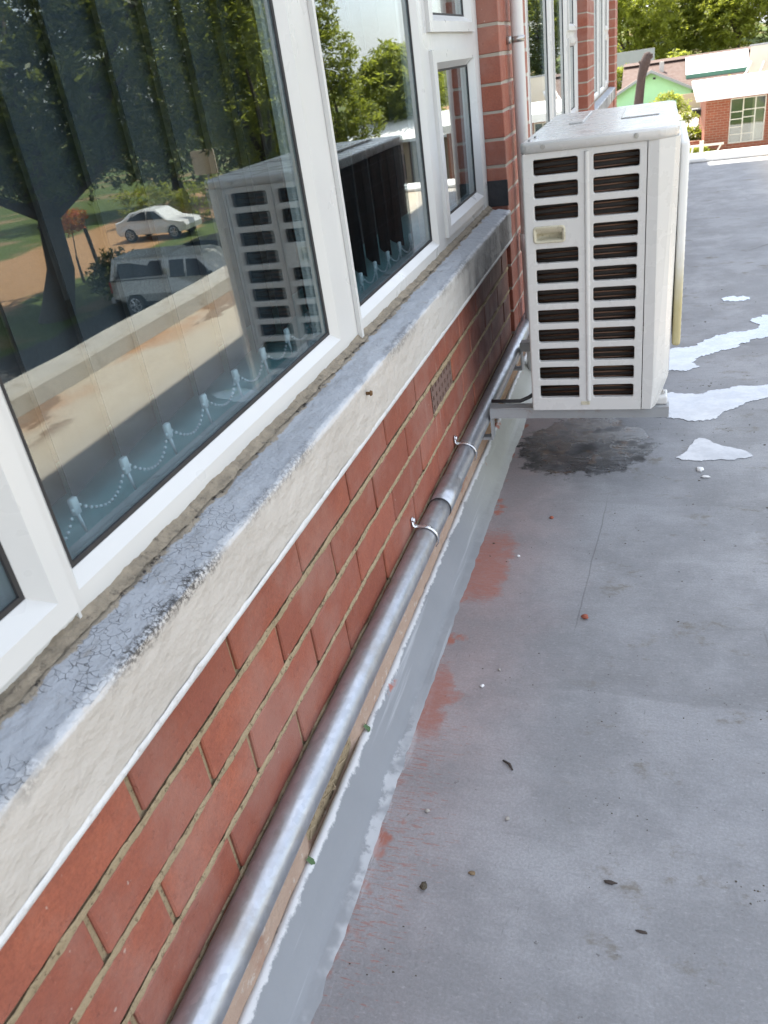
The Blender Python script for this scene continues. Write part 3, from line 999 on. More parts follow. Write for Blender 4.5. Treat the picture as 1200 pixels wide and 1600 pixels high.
# air brick with holes
bm = bmesh.new()
ya, yb, za, zb = AIR[0], AIR[1], 0.560 - 2 * CH + 0.005, 0.560 - CH - 0.004
ncol, nrow = 7, 3
ys = [ya + (yb - ya) * i / ncol for i in range(ncol + 1)]
zs = [za + (zb - za) * i / nrow for i in range(nrow + 1)]
for i in range(ncol):
    for j in range(nrow):
        cy, cz = (ys[i] + ys[i + 1]) / 2, (zs[j] + zs[j + 1]) / 2
        o4 = [bm.verts.new((-0.001, yy, zz)) for yy, zz in ((ys[i], zs[j]), (ys[i + 1], zs[j]), (ys[i + 1], zs[j + 1]), (ys[i], zs[j + 1]))]
        i4 = [bm.verts.new((-0.001, cy + s * 0.0065, cz + u * 0.0065)) for s, u in ((-1, -1), (1, -1), (1, 1), (-1, 1))]
        d4 = [bm.verts.new((-0.0075, v.co.y, v.co.z)) for v in i4]
        for q in range(4):
            r = (q + 1) % 4
            bm.faces.new((o4[q], o4[r], i4[r], i4[q]))
            bm.faces.new((i4[q], i4[r], d4[r], d4[q]))
        bm.faces.new(d4)
bmesh.ops.remove_doubles(bm, verts=bm.verts, dist=0.0002)
obj('air_brick', bm, MT['clay'], BL)
for (y0, y1, z0, z1) in ((ya - 0.006, yb + 0.006, zb, zb + 0.006), (ya - 0.006, yb + 0.006, za - 0.006, za)):
    bm = bmesh.new()
    rows = []
    for q in range(61):
        yy = y0 + (y1 - y0) * q / 60
        hw = 0.0065 + 0.0045 * noise.noise((yy * 45, z0, 3)) + 0.003 * noise.noise((yy * 130, z0, 8))
        zc = (z0 + z1) / 2 + 0.002 * noise.noise((yy * 60, z1, 1))
        rows.append([bm.verts.new((xx + 0.0012 * noise.noise((yy * 90, k, 2)), yy, zc + hw * k)) for k, xx in ((-1, -0.002), (-0.5, 0.003), (0.5, 0.003), (1, -0.002))])
    for a, b in zip(rows, rows[1:]):
        for k in range(3):
            bm.faces.new((a[k], a[k + 1], b[k + 1], b[k]))
    obj('mortar_smear', bm, MT['mortar'], BL, True)

# plaster band below the bricks
bm = bmesh.new()
n = 420
rows = []
for j in range(n + 1):
    yy = -1.0 + 4.5 * j / n
    row = []
    for q in range(9):
        zz = 0.035 + 0.125 * q / 8
        xx = 0.006 + 0.0035 * noise.noise((yy * 5, zz * 12, 0)) + 0.002 * noise.noise((yy * 35, zz * 40, 3))
        if q == 8:
            xx = -0.004
        hole = math.exp(-((yy - 0.86) / 0.10) ** 4) * math.exp(-((zz - 0.082) / 0.028) ** 4)
        hole2 = math.exp(-((yy - 2.62) / 0.28) ** 4) * math.exp(-((zz - 0.11) / 0.035) ** 4) * 0.7
        row.append(bm.verts.new((xx - 0.05 * max(hole, hole2), yy, zz)))
    rows.append(row)
for a, b in zip(rows, rows[1:]):
    for q in range(8):
        bm.faces.new((a[q], a[q + 1], b[q + 1], b[q]))
# drop the wall core face behind the broken hole is still covered by the recessed band itself
obj('plaster_band', bm, MT['strip'], BL, True)

# window sills: rough painted plaster with a front lip
SILLS = [(-0.02, 2.888), (3.512, 6.388), (7.042, 10.04)]
for si, (ya, yb) in enumerate(SILLS):
    ny = 760 if si == 0 else 60
    prof = []
    for q in range(9):
        t = q / 8
        prof.append((-0.074 + 0.088 * t, 0.6935 - 0.0165 * t))
    prof += [(0.0188, 0.6755), (0.0213, 0.6735), (0.0221, 0.6700)]
    for q in range(1, 10):
        prof.append((0.0222, 0.668 - 0.084 * q / 9))
    prof += [(0.0222, 0.5795), (0.019, 0.5745), (-0.01, 0.573)]
    bm = bmesh.new()
    rows = []
    for j in range(ny + 1):
        yy = ya + (yb - ya) * j / ny
        row = []
        for k, (px, pz) in enumerate(prof):
            a = 0.0016 * noise.noise((px * 28, yy * 12, pz * 28)) + 0.0010 * noise.noise((px * 90, yy * 60, pz * 90 + 4))
            b = 0.0030 * noise.noise((3.3, yy * 7, 1.0)) + 0.0020 * noise.noise((1.3, yy * 36, 2.0))
            dx = a if k >= 9 else 0
            dz = a if k < 10 else 0
            if 7 <= k <= 12:
                dz += b * 0.9
                dx += b * 0.5
            if px < -0.028:
                dz += 0.005 * noise.noise((px * 60, yy * 30, 8)) - 0.002
            row.append(bm.verts.new((px + dx, yy, pz + dz)))
        rows.append(row)
    for a, b in zip(rows, rows[1:]):
        for k in range(len(prof) - 1):
            bm.faces.new((a[k], a[k + 1], b[k + 1], b[k]))
    bm.faces.new(rows[0])
    bm.faces.new(rows[-1][::-1])
    sill = obj('window_sill', bm, MT['sill'], BL, True)
    if si == 0:
        bm = bmesh.new()                      # white paint lip along the lower edge
        rows = []
        for j in range(500 + 1):
            yy = ya + (yb - ya) * j / 500
            th = max(-0.004, 0.0004 + 0.0026 * noise.noise((yy * 6, 0, 3)) + 0.0018 * noise.noise((yy * 40, 2, 3)))
            rows.append([bm.verts.new((xx, yy, zz)) for xx, zz in ((0.0226, 0.5825 + th), (0.0242, 0.580 + th * 0.5), (0.0240, 0.5745 - th * 0.3), (0.020, 0.572))])
        for a, b in zip(rows, rows[1:]):
            for k in range(3):
                bm.faces.new((a[k], a[k + 1], b[k + 1], b[k]))
        obj('paint_lip', bm, MT['lip'], sill, True)
        bm = bmesh.new()                      # rusty screw left in the plaster
        tube(bm, [(0.020, 1.253, 0.652), (0.030, 1.252, 0.653)], [0.0035, 0.003], 8)
        tube(bm, [(0.030, 1.252, 0.653), (0.033, 1.252, 0.653)], [0.0055, 0.0045], 8)
        obj('screw', bm, MT['rust'], sill, True)
        # crumbly sealant between sill and window
        bm = bmesh.new()
        rows = []
        for j in range(900 + 1):
            yy = ya + (yb - ya) * j / 900
            row = []
            for q in range(7):
                t = q / 6
                px = -0.056 + 0.017 * t
                px += 0.006 * noise.noise((yy * 16, 0, 5)) * t
                pz = 0.6985 - 0.0085 * t ** 0.6 + 0.0036 * noise.noise((px * 80, yy * 28, 2)) + 0.0022 * noise.noise((px * 200, yy * 110, 2))
                row.append(bm.verts.new((px, yy, pz)))
            rows.append(row)
        for a, b in zip(rows, rows[1:]):
            for q in range(6):
                bm.faces.new((a[q], a[q + 1], b[q + 1], b[q]))
        obj('sealant_strip', bm, MT['sealant'], sill, True)
# black bitumen daub at the foot of the first pier
obj('bitumen_patch', BX(-0.06, 0.0155, 2.8955, 2.8995, 0.69, 0.775, bev=0.0015), MT['bitumen'], BL)


# ------------------------------------------------------------------ windows
def ring_faces(bm, a, b):
    n = len(a)
    va = [bm.verts.new(p) for p in a]
    vb = [bm.verts.new(p) for p in b]
    for i in range(n):
        j = (i + 1) % n
        bm.faces.new((va[i], va[j], vb[j], vb[i]))


def rect(x, y0, y1, z0, z1):
    return [(x, y0, z0), (x, y1, z0), (x, y1, z1), (x, y0, z1)]


def frame_with(bm, gk, outer, openings, xf, xg, bev):
    """flat frame face at xf with bevelled openings down to glass plane xg"""
    Y = sorted({outer[0], outer[1]} | {v for o in openings for v in (o[0] - bev, o[1] + bev)})
    Zs = sorted({outer[2], outer[3]} | {v for o in openings for v in (o[2] - bev, o[3] + bev)})
    for i in range(len(Y) - 1):
        for j in range(len(Zs) - 1):
            cy, cz = (Y[i] + Y[i + 1]) / 2, (Zs[j] + Zs[j + 1]) / 2
            if any(o[0] - bev < cy < o[1] + bev and o[2] - bev < cz < o[3] + bev for o in openings):
                continue
            bm.faces.new([bm.verts.new(p) for p in rect(xf, Y[i], Y[i + 1], Zs[j], Zs[j + 1])])
    for o in openings:
        ring_faces(bm, rect(xf, o[0] - bev, o[1] + bev, o[2] - bev, o[3] + bev), rect(xg + 0.004, o[0] - 0.001, o[1] + 0.001, o[2] - 0.001, o[3] + 0.001))
        ring_faces(bm, rect(xg + 0.004, o[0] - 0.001, o[1] + 0.001, o[2] - 0.001, o[3] + 0.001), rect(xg - 0.03, o[0] - 0.001, o[1] + 0.001, o[2] - 0.001, o[3] + 0.001))
        ring_faces(gk, rect(xg + 0.0034, o[0] - 0.0008, o[1] + 0.0008, o[2] - 0.0008, o[3] + 0.0008), rect(xg + 0.0030, o[0] + 0.0045, o[1] - 0.0045, o[2] + 0.0045, o[3] - 0.0045))
        ring_faces(gk, rect(xg + 0.0030, o[0] + 0.0045, o[1] - 0.0045, o[2] + 0.0045, o[3] - 0.0045), rect(xg, o[0] + 0.005, o[1] - 0.005, o[2] + 0.005, o[3] - 0.005))
    # outer edges and back
    ring_faces(bm, rect(xf, *outer), rect(xg - 0.03, *outer))


XF, XG = -0.055, -0.073
ZT = 2.44


def pane(o, parent, xg=XG):
    return obj('pane', BX(xg - 0.005, xg, o[0] + 0.0005, o[1] - 0.0005, o[2] + 0.0005, o[3] - 0.0005), MT['glass'], parent)


def window(dy, y_lo, y_hi):
    fixed = [(0.556 + dy, 1.345 + dy, 0.736, ZT - 0.06), (1.482 + dy, 2.150 + dy, 0.736, ZT - 0.06)]
    sashes = [(2.243 + dy, 2.812 + dy, 0.722, 1.182), (2.243 + dy, 2.812 + dy, 1.222, ZT - 0.04), (-0.06 + dy, 0.522 + dy, 0.708, ZT - 0.04)]
    sashes = [s for s in sashes if s[0] >= y_lo]
    fixed = [s for s in fixed if s[0] >= y_lo]
    bm, gk = bmesh.new(), bmesh.new()
    lo = y_lo
    frame_with(bm, gk, (lo, y_hi, 0.690, ZT), fixed + [(s[0] + 0.02, s[1] - 0.02, s[2] + 0.02, s[3] - 0.02) for s in sashes], XF, XG, 0.016)
    # raised cover rib beside each tall mullion
    for yy in (1.4545 + dy,):
        box(bm, XF + 0.0005, XF + 0.009, yy, yy + 0.011, 0.692, ZT)
    for yy in (0.5235 + dy,):
        box(bm, XF + 0.0005, XF + 0.004, yy, yy + 0.004, 0.692, ZT)
    win = obj('window', bm, MT['frame'], BL)
    obj('gasket', gk, MT['gasket'], win)
    for o in fixed:
        pane(o, win)
    for s in sashes:
        bm, gk = bmesh.new(), bmesh.new()
        op = (s[0] + 0.056, s[1] - (0.040 if s[0] < dy else 0.056), s[2] + 0.042, s[3] - 0.046)
        frame_with(bm, gk, s, [op], XF + 0.010, XG + 0.004, 0.017)
        # mitred corner hairlines
        obj('sash', bm, MT['frame'], win)
        obj('gasket', gk, MT['gasket'], win)
        pane(op, win, XG + 0.004)
    # inner window board
    obj('window_board', BX(-0.34, -0.110, lo, y_hi, 0.64, 0.706, bev=0.004), MT['insill'], win)
    return win


window(0.0, -0.08, 2.898)
window(3.50, 3.502, 6.398)
window(7.14, 7.032, 10.048)


# ------------------------------------------------------------------ vertical blinds
def blind(label, ys, dz=0.0, turn=10):
    bt = thing('vertical_blind', label, 'blind', (-0.17, ys[0], 2.40), 'vertical blinds behind the windows')
    obj('head_rail', BX(-0.20, -0.14, ys[0] - 0.1, ys[-1] + 0.1, 2.36, 2.40), MT['frame'], bt)
    zb = 0.745 + dz
    mesh = None
    for i, yy in enumerate(ys):
        ang = math.radians(90 + turn + random.uniform(-2.0, 2.0))
        # slat: slightly cupped strip with thickness, hung at zb
        if mesh is None:
            bm = bmesh.new()
            pts = []
            for q in range(7):
                t = q / 6 - 0.5
                pts.append((t * 0.127, 0.004 * (1 - (2 * t) ** 2)))
            out = pts + [(u, v - 0.0008) for u, v in reversed(pts)]
            prism(bm, out, 'z', zb - 2.40, 2.355 - 2.40)
            mesh = bpy.data.meshes.new('slat')
            bmesh.ops.recalc_face_normals(bm, faces=bm.faces)
            bm.to_mesh(mesh)
            bm.free()
            mesh.materials.append(MT['slat'])
        o = bpy.data.objects.new('slat', mesh)
        link(o, bt)
        o.location = (0, yy - ys[0], 0)
        o.rotation_euler = (0, 0, ang)
    bmw, bmc = bmesh.new(), bmesh.new()
    hooks = []
    for i, yy in enumerate(ys):
        x, y = -0.136, yy + 0.02
        hooks.append(Vector((x, y, zb + 0.012)))
        box(bmw, x - 0.004, x + 0.004, y - 0.006, y + 0.006, zb - 0.004, zb + 0.018, bev=0.0015)
        tube(bmw, [(x, y, zb - 0.002), (x + 0.002, y + 0.003, zb - 0.034)], [0.0028, 0.0014], 6)
    for a, b in zip(hooks, hooks[1:]):
        d = b - a
        nbd = 15
        for q in range(nbd + 1):
            t = q / nbd
            p = a + d * t
            p.z -= 0.034 * 4 * t * (1 - t) * (0.9 + 0.2 * noise.noise((a.y * 7, 0, 0)))
            p.x += 0.006 * 4 * t * (1 - t)
            blob(bmc, p, (0.0026, 0.0026, 0.0026), 1, 0.0)
    obj('weight_clip', bmw, MT['clip'], bt, True)
    obj('bead_chain', bmc, MT['clip'], bt, True)
    return bt


blind('charcoal vertical blind with sagging bead chain behind the large near pane', [0.53 + 0.1075 * i for i in range(9)])
blind('dark vertical blind with bead chain behind the middle pane by the casement', [1.50 + 0.108 * i for i in range(7)], -0.006, 33)
blind('strip of vertical blind at the far left edge behind the near casement', [0.02 + 0.108 * i for i in range(5)])

# ------------------------------------------------------------------ galvanised conduit along the wall
PX, PZ, PR = 0.0295, 0.2165, 0.0272
CP = thing('metal_conduit', 'long galvanised steel conduit pipe clamped along the foot of the brick wall', 'pipe', (PX, 0.0, PZ))


def pz(y):
    return PZ + 0.0025 * math.sin(y * 1.9 + 0.4)


def conduit(y0, y1, r, n=20):
    bm = bmesh.new()
    path = []
    m = max(2, int((y1 - y0) / 0.05))
    for j in range(m + 1):
        yy = y0 + (y1 - y0) * j / m
        path.append((PX + 0.0008 * math.sin(yy * 5), yy, pz(yy)))
    tube(bm, path, r, n)
    return bm


obj('pipe_length', conduit(-0.6, 1.604, PR, 40), MT['pipe'], CP, True)
obj('pipe_length', conduit(1.612, 10.4, PR - 0.0006, 40), MT['pipe'], CP, True)
obj('coupling', conduit(1.600, 1.725, PR + 0.0022, 40), MT['pipe'], CP, True)
obj('joint_ring', conduit(1.594, 1.600, PR + 0.0012, 40), MT['black'], CP, True)
for yc in (1.462, 1.905, 3.6, 5.4, -0.2):
    bm = bmesh.new()
    path = []
    r = PR + 0.0032
    zc = pz(yc)
    # strap: from the nail tab on the wall over the pipe and down its outer side
    pts = [(0.003, zc + 0.052), (0.004, zc + 0.034), (0.010, zc + 0.0285)]
    for a in range(100, -41, -14):
        pts.append((PX + r * math.cos(math.radians(a)), zc + r * math.sin(math.radians(a))))
    wd = 0.0065
    rows = []
    for i, (px, pz_) in enumerate(pts):
        nx, nz = (px - PX), (pz_ - zc)
        l = math.hypot(nx, nz) or 1
        nx, nz = nx / l, nz / l
        if i < 2:
            nx, nz = 1, 0
        rows.append([bm.verts.new(v) for v in ((px, yc - wd, pz_), (px + nx * 0.0022, yc - wd * 0.75, pz_ + nz * 0.0022), (px + nx * 0.0022, yc + wd * 0.75, pz_ + nz * 0.0022), (px, yc + wd, pz_))])
    for a, b in zip(rows, rows[1:]):
        for k in range(4):
            bm.faces.new((a[k], a[(k + 1) % 4], b[(k + 1) % 4], b[k]))
    bm.faces.new(rows[0])
    bm.faces.new(rows[-1])
    cl = obj('saddle_clamp', bm, MT['saddle'], CP, True)
    bm = bmesh.new()
    tube(bm, [(0.004, yc, zc + 0.045), (0.010, yc, zc + 0.046)], [0.0062, 0.0045], 10)
    obj('nail_head', bm, MT['saddle'], cl, True)

# ------------------------------------------------------------------ air conditioner outdoor unit
AY = 2.09
KX = AY / 2.15


def ax(x):
    return 0.511 + (x - 0.511) * KX


def az(z):
    return 1.148 + (z - 1.148) * KX


A0, A1 = AY, AY + 0.80
AC = thing('air_conditioner', 'white air conditioner outdoor unit with slotted end panel on wall bracket', 'air conditioner', (ax(0.34), (A0 + A1) / 2, az(0.236)))
zb, zt = az(0.236), az(0.893)
xl, xs, xr = ax(0.180), ax(0.482), ax(0.556)


def rrect(x0, x1, z0, z1, r, seg=4):
    P = []
    for cx, cz, a0 in ((x1 - r, z0 + r, -90), (x1 - r, z1 - r, 0), (x0 + r, z1 - r, 90), (x0 + r, z0 + r, 180)):
        for s in range(seg + 1):
            a = math.radians(a0 + 90 * s / seg)
            P.append((cx + r * math.cos(a), cz + r * math.sin(a)))
    return P


def holed_cell(bm, cell, hole, yf, depth, r=0.007, lip=0.0016):
    X0, X1, Z0, Z1 = cell
    seg = 4
    P = rrect(*hole, r, seg)
    P2 = rrect(hole[0] + lip, hole[1] - lip, hole[2] + lip, hole[3] - lip, max(r - lip, 0.001), seg)
    inner = [bm.verts.new((x, yf, z)) for x, z in P]
    inn2 = [bm.verts.new((x, yf + lip, z)) for x, z in P2]
    back = [bm.verts.new((x, yf + depth, z)) for x, z in P2]
    corners = [bm.verts.new((X1, yf, Z0)), bm.verts.new((X1, yf, Z1)), bm.verts.new((X0, yf, Z1)), bm.verts.new((X0, yf, Z0))]
    m = len(inner)
    for c in range(4):
        base = c * (seg + 1)
        for s in range(seg):
            bm.faces.new((inner[base + s], inner[base + s + 1], corners[c]))
        nxt = (base + seg + 1) % m
        bm.faces.new((inner[base + seg], inner[nxt], corners[(c + 1) % 4], corners[c]))
    for i in range(m):
        j = (i + 1) % m
        bm.faces.new((inner[i], inner[j], inn2[j], inn2[i]))
        bm.faces.new((inn2[i], inn2[j], back[j], back[i]))


def quad_xz(bm, x0, x1, z0, z1, y):
    if x1 - x0 > 1e-5 and z1 - z0 > 1e-5:
        bm.faces.new([bm.verts.new(p) for p in ((x0, y, z0), (x1, y, z0), (x1, y, z1), (x0, y, z1))])


bm = bmesh.new()
pitch = (az(0.890) - az(0.2925)) / 11
ctr = [az(0.890) - pitch * i for i in range(12)]
hh = (az(0.911) - az(0.870)) / 2
xm0, xm1 = ax(0.3335), ax(0.3455)            # middle rib
zlo, zhi = ctr[-1] - pitch / 2, ctr[0] + pitch / 2
zhi = min(zhi, az(0.921))
colsx = [(ax(0.186), xm0, ax(0.2065), ax(0.3195)), (xm1, xs - 0.001, ax(0.3535), ax(0.4655))]
for ci, (X0, X1, h0, h1) in enumerate(colsx):
    for i, c in enumerate(ctr):
        z0, z1 = (c - pitch / 2, c + pitch / 2)
        if i == 0:
            z1 = zhi
        if i == 11:
            z0 = zlo
        # the opening drifts slightly, the columns lean like the photographed pressing
        sk = 0.0009 * i
        if ci == 0 and i == 3:
            holed_cell(bm, (X0, X1, z0, z1), (ax(0.203), ax(0.284), c - 0.0195, c + 0.0205), A0, 0.004, 0.009)
        else:
            holed_cell(bm, (X0, X1, z0, z1), (h0 - sk * 0.4, h1 - sk * 0.4, c - hh, c + hh), A0, 0.014)
# the rest of the pressed end sheet
quad_xz(bm, ax(0.186), xs - 0.001, zb, zlo, A0)
quad_xz(bm, ax(0.186), xs - 0.001, zhi, az(0.9245), A0)
# raised middle rib, rounded
for z0, z1 in ((zlo, zhi),):
    seg = 6
    for s in range(seg):
        a0, a1 = math.pi * s / seg, math.pi * (s + 1) / seg
        mx, hw = (xm0 + xm1) / 2, (xm1 - xm0) / 2
        p = [(mx - hw * math.cos(a0), A0 - 0.0045 * math.sin(a0)), (mx - hw * math.cos(a1), A0 - 0.0045 * math.sin(a1))]
        bm.faces.new([bm.verts.new(q) for q in ((p[0][0], p[0][1], z0), (p[1][0], p[1][1], z0), (p[1][0], p[1][1], z1), (p[0][0], p[0][1], z1))])
# rounded left corner turning to the wall side
seg = 7
rc = ax(0.186) - xl
for s in range(seg):
    a0, a1 = math.pi / 2 * s / seg, math.pi / 2 * (s + 1) / seg
    p = [(ax(0.186) - rc * math.sin(a0), A0 + rc * (1 - math.cos(a0))), (ax(0.186) - rc * math.sin(a1), A0 + rc * (1 - math.cos(a1)))]
    bm.faces.new([bm.verts.new(q) for q in ((p[0][0], p[0][1], zb), (p[1][0], p[1][1], zb), (p[1][0], p[1][1], az(0.9245)), (p[0][0], p[0][1], az(0.9245)))])
quad = [bm.verts.new(q) for q in ((xl, A0 + rc, zb), (xl, A0 + 0.05, zb), (xl, A0 + 0.05, az(0.9245)), (xl, A0 + rc, az(0.9245)))]
bm.faces.new(quad)
bmesh.ops.remove_doubles(bm, verts=bm.verts, dist=0.00015)
endp = obj('end_panel', bm, MT['ac'], AC)
# dark sheet behind the slots with the coil fins and a few copper bends
bm = bmesh.new()
box(bm, ax(0.195), xs - 0.012, A0 + 0.030, A0 + 0.034, zb + 0.01, az(0.92))
coil = obj('coil', bm, MT['coil'], AC)
bm = bmesh.new()
for i in range(46):
    zz = zb + 0.03 + i * (az(0.91) - zb - 0.04) / 45
    tube(bm, [(ax(0.205), A0 + 0.026, zz), (xs - 0.02, A0 + 0.026, zz + 0.004)], 0.0030, 6)
obj('copper_tube', bm, MT['copper'], coil, True)
# handle: recessed grip with raised surround, dirty
c = ctr[3]
hx0, hx1 = ax(0.203), ax(0.284)
bm = bmesh.new()
P = rrect(hx0 - 0.001, hx1 + 0.001, c - 0.0205, c + 0.0215, 0.009)
Q = rrect(hx0 + 0.004, hx1 - 0.004, c - 0.0165, c + 0.0165, 0.006)
R_ = rrect(hx0 + 0.007, hx1 - 0.007, c - 0.0140, c + 0.0045, 0.004)
rings = [[(x, A0 - 0.0005, z) for x, z in P], [(x, A0 - 0.005, z) for x, z in rrect(hx0 + 0.002, hx1 - 0.002, c - 0.0185, c + 0.019, 0.008)], [(x, A0 - 0.003, z) for x, z in Q], [(x, A0 - 0.002, z) for x, z in R_], [(x, A0 + 0.022, z) for x, z in R_]]
vr = [[bm.verts.new(p) for p in r] for r in rings]
for a, b in zip(vr, vr[1:]):
    for i in range(len(a)):
        j = (i + 1) % len(a)
        bm.faces.new((a[i], a[j], b[j], b[i]))
bm.faces.new(vr[-1])
MT['tray'] = simple('dirty_galvanised_tray', (0.07, 0.068, 0.065), 0.7, 0.2, 0.3, 30)
MT['grip'] = simple('dirty_grip_plastic', (0.52, 0.48, 0.36), 0.5, 0, 0.2, 50, dirt=((0.16, 0.12, 0.05), 0.9))
obj('handle', bm, MT['grip'], endp, True)
# little maker's plate clip at the bottom
obj('badge_clip', BX(ax(0.3185), ax(0.343), A0 - 0.002, A0 - 0.0003, az(0.252), az(0.262), bev=0.0006), MT['grip'], endp)
# lid with rounded front edge, raised panels and two screws
lid_z0, lid_z1 = az(0.9253), az(0.9505)
bm = bmesh.new()
xo = ax(0.531)
LP = [(xl - 0.004, A0 + 0.02), (xl + 0.010, A0 - 0.0035), (ax(0.508), A0 - 0.0035), (ax(0.545), A0 + 0.022), (ax(0.553), A0 + 0.05), (ax(0.553), A1 - 0.03), (ax(0.535), A1 + 0.003), (xl + 0.010, A1 + 0.003), (xl - 0.004, A1 - 0.02)]
prism(bm, LP, 'z', lid_z0, lid_z1)
es = [e for e in bm.edges if all(v.co.z > lid_z1 - 1e-5 for v in e.verts)]
bmesh.ops.bevel(bm, geom=es, offset=0.009, segments=4, profile=0.5, affect='EDGES')
bmesh.ops.bevel(bm, geom=[e for e in bm.edges if abs(e.verts[0].co.z - e.verts[1].co.z) > 0.01], offset=0.004, segments=2, affect='EDGES')
lid = obj('lid', bm, MT['ac'], AC, True)
lid.data.polygons.foreach_set('use_smooth', [abs(p.normal.z) < 0.999 for p in lid.data.polygons])
bm = bmesh.new()
prism(bm, [(ax(0.262), A0 + 0.36), (ax(0.302), A0 + 0.36), (ax(0.302), A0 + 0.70), (ax(0.262), A0 + 0.70)], 'z', lid_z1 + 0.0004, lid_z1 + 0.006)
bmesh.ops.bevel(bm, geom=list(bm.edges), offset=0.002, segments=2, affect='EDGES')
obj('lid_rib', bm, MT['ac'], lid)
bm = bmesh.new()
box(bm, ax(0.405), ax(0.505), A0 + 0.34, A0 + 0.70, lid_z1 + 0.0004, lid_z1 + 0.0035, bev=0.0014)
obj('lid_panel', bm, MT['ac'], lid)
for xx in (0.2345, 0.4555):
    bm = bmesh.new()
    X, Zc = ax(xx), az(0.9375) + (0.001 if xx > 0.3 else 0)
    tube(bm, [(X, A0 - 0.0032, Zc), (X, A0 - 0.0058, Zc)], [0.0058, 0.0050], 14)
    tube(bm, [(X, A0 - 0.0055, Zc), (X, A0 - 0.0082, Zc)], [0.0036, 0.0030], 6)
    obj('screw', bm, MT['screw'], lid)
for xx, yy in ((0.20, 0.03), (0.205, 0.10)):
    bm = bmesh.new()
    tube(bm, [(ax(xx), A0 + yy, lid_z1), (ax(xx), A0 + yy, lid_z1 + 0.004)], [0.006, 0.004], 8)
    obj('screw', bm, MT['screw'], lid)
# front cover: wraps the corner with a chamfer, its lower corner cut back
bm = bmesh.new()
F = [(xs + 0.001, A0 - 0.0005), (ax(0.508), A0 - 0.0015), (ax(0.512), A0 + 0.0005), (ax(0.545), A0 + 0.020), (ax(0.5555), A0 + 0.045), (ax(0.5575), A0 + 0.075), (ax(0.5575), A1 - 0.05), (ax(0.535), A1), (xs + 0.001, A1)]
prism(bm, F, 'z', zb + 0.001, az(0.9250))
for v in bm.verts:                             # tuck in the lower outer corner
    if v.co.z < zb + 0.01:
        f = sstep(ax(0.500), ax(0.557), v.co.x)
        v.co.x -= f * 0.030
bmesh.ops.bisect_plane(bm, geom=bm.verts[:] + bm.edges[:] + bm.faces[:], plane_co=(0, 0, zb + 0.075), plane_no=(0, 0, 1))
for v in bm.verts:
    if abs(v.co.z - (zb + 0.075)) < 1e-4:
        t = sstep(ax(0.495), ax(0.54), v.co.x)
        v.co.x += t * 0.027 * 0.9
cover = obj('front_cover', bm, MT['ac'], AC)
# fan grille standing proud of the cover, yellowed low down
gx0, gx1 = ax(0.556), ax(0.579)
bm = bmesh.new()
box(bm, gx0 + 0.001, gx1, A0 + 0.085, A0 + 0.60, az(0.385), az(0.905), bev=0.008, seg=3)
grille = obj('fan_grille', bm, MT['yellow'], AC)
bm = bmesh.new()
for i in range(26):
    zz = az(0.40) + i * (az(0.89) - az(0.40)) / 25
    box(bm, gx1 - 0.001, gx1 + 0.0012, A0 + 0.11, A0 + 0.58, zz - 0.002, zz + 0.002)
for yy in (0.2, 0.345, 0.49):
    box(bm, gx1 + 0.0005, gx1 + 0.0016, A0 + yy - 0.003, A0 + yy + 0.003, az(0.39), az(0.895))
obj('grille_bar', bm, MT['ac'], grille)
# back: dark coil face with guard wires, seen in the window
bm = bmesh.new()
box(bm, xl + 0.004, xl + 0.03, A0 + 0.055, A1 - 0.03, zb + 0.02, az(0.92))
rear = obj('rear_coil', bm, MT['coil'], AC)
bm = bmesh.new()
for i in range(9):
    yy = A0 + 0.06 + i * (A1 - A0 - 0.1) / 8
    box(bm, xl + 0.001, xl + 0.003, yy - 0.0012, yy + 0.0012, zb + 0.02, az(0.92))
for i in range(11):
    zz = zb + 0.03 + i * (az(0.91) - zb - 0.04) / 10
    box(bm, xl - 0.0012, xl + 0.0008, A0 + 0.055, A1 - 0.03, zz - 0.0012, zz + 0.0012)
obj('guard_wire', bm, MT['black'], rear)
bm = bmesh.new()
box(bm, xl + 0.005, xs, A1 - 0.028, A1 - 0.002, zb + 0.002, az(0.924))
obj('far_panel', bm, MT['ac'], AC)
bm = bmesh.new()
box(bm, xl + 0.006, xs + 0.01, A0 + 0.004, A1 - 0.004, zb - 0.002, zb + 0.003)
obj('base_tray', bm, MT['tray'], AC)
for yy in (A0 + 0.045, A1 - 0.17):
    bm = bmesh.new()
    box(bm, xs - 0.03, ax(0.551), yy, yy + 0.06, zb - 0.006, zb + 0.016, bev=0.004, seg=2)
    ft = obj('mounting_foot', bm, MT['ac'], AC)
    bm = bmesh.new()
    tube(bm, [(ax(0.533), yy + 0.03, zb + 0.016), (ax(0.533), yy + 0.03, zb + 0.019)], 0.012, 14)
    tube(bm, [(ax(0.533), yy + 0.03, zb + 0.019), (ax(0.533), yy + 0.03, zb + 0.028)], 0.0075, 6)
    obj('bolt', bm, MT['screw'], ft)

# wall bracket with two arms
WB = thing('wall_bracket', 'grey steel wall bracket with flat arms under the air conditioner', 'bracket', (0.0, A0 + 0.05, zb - 0.04))
for yy in (A0 + 0.03, A1 - 0.18):
    bm = bmesh.new()
    box(bm, 0.060, ax(0.556), yy, yy + 0.038, zb - 0.0105, zb - 0.0065, bev=0.001)
    box(bm, 0.060, ax(0.556), yy, yy + 0.004, zb - 0.038, zb - 0.0105)
    arm = obj('arm', bm, MT['bracket'], WB)
    bm = bmesh.new()
    box(bm, 0.0585, 0.0630, yy + 0.0045, yy + 0.042, zb - 0.11, zb - 0.011)
    box(bm, 0.004, 0.0584, yy + 0.010, yy + 0.036, zb - 0.112, zb - 0.104)
    obj('wall_plate', bm, MT['bracket'], WB)
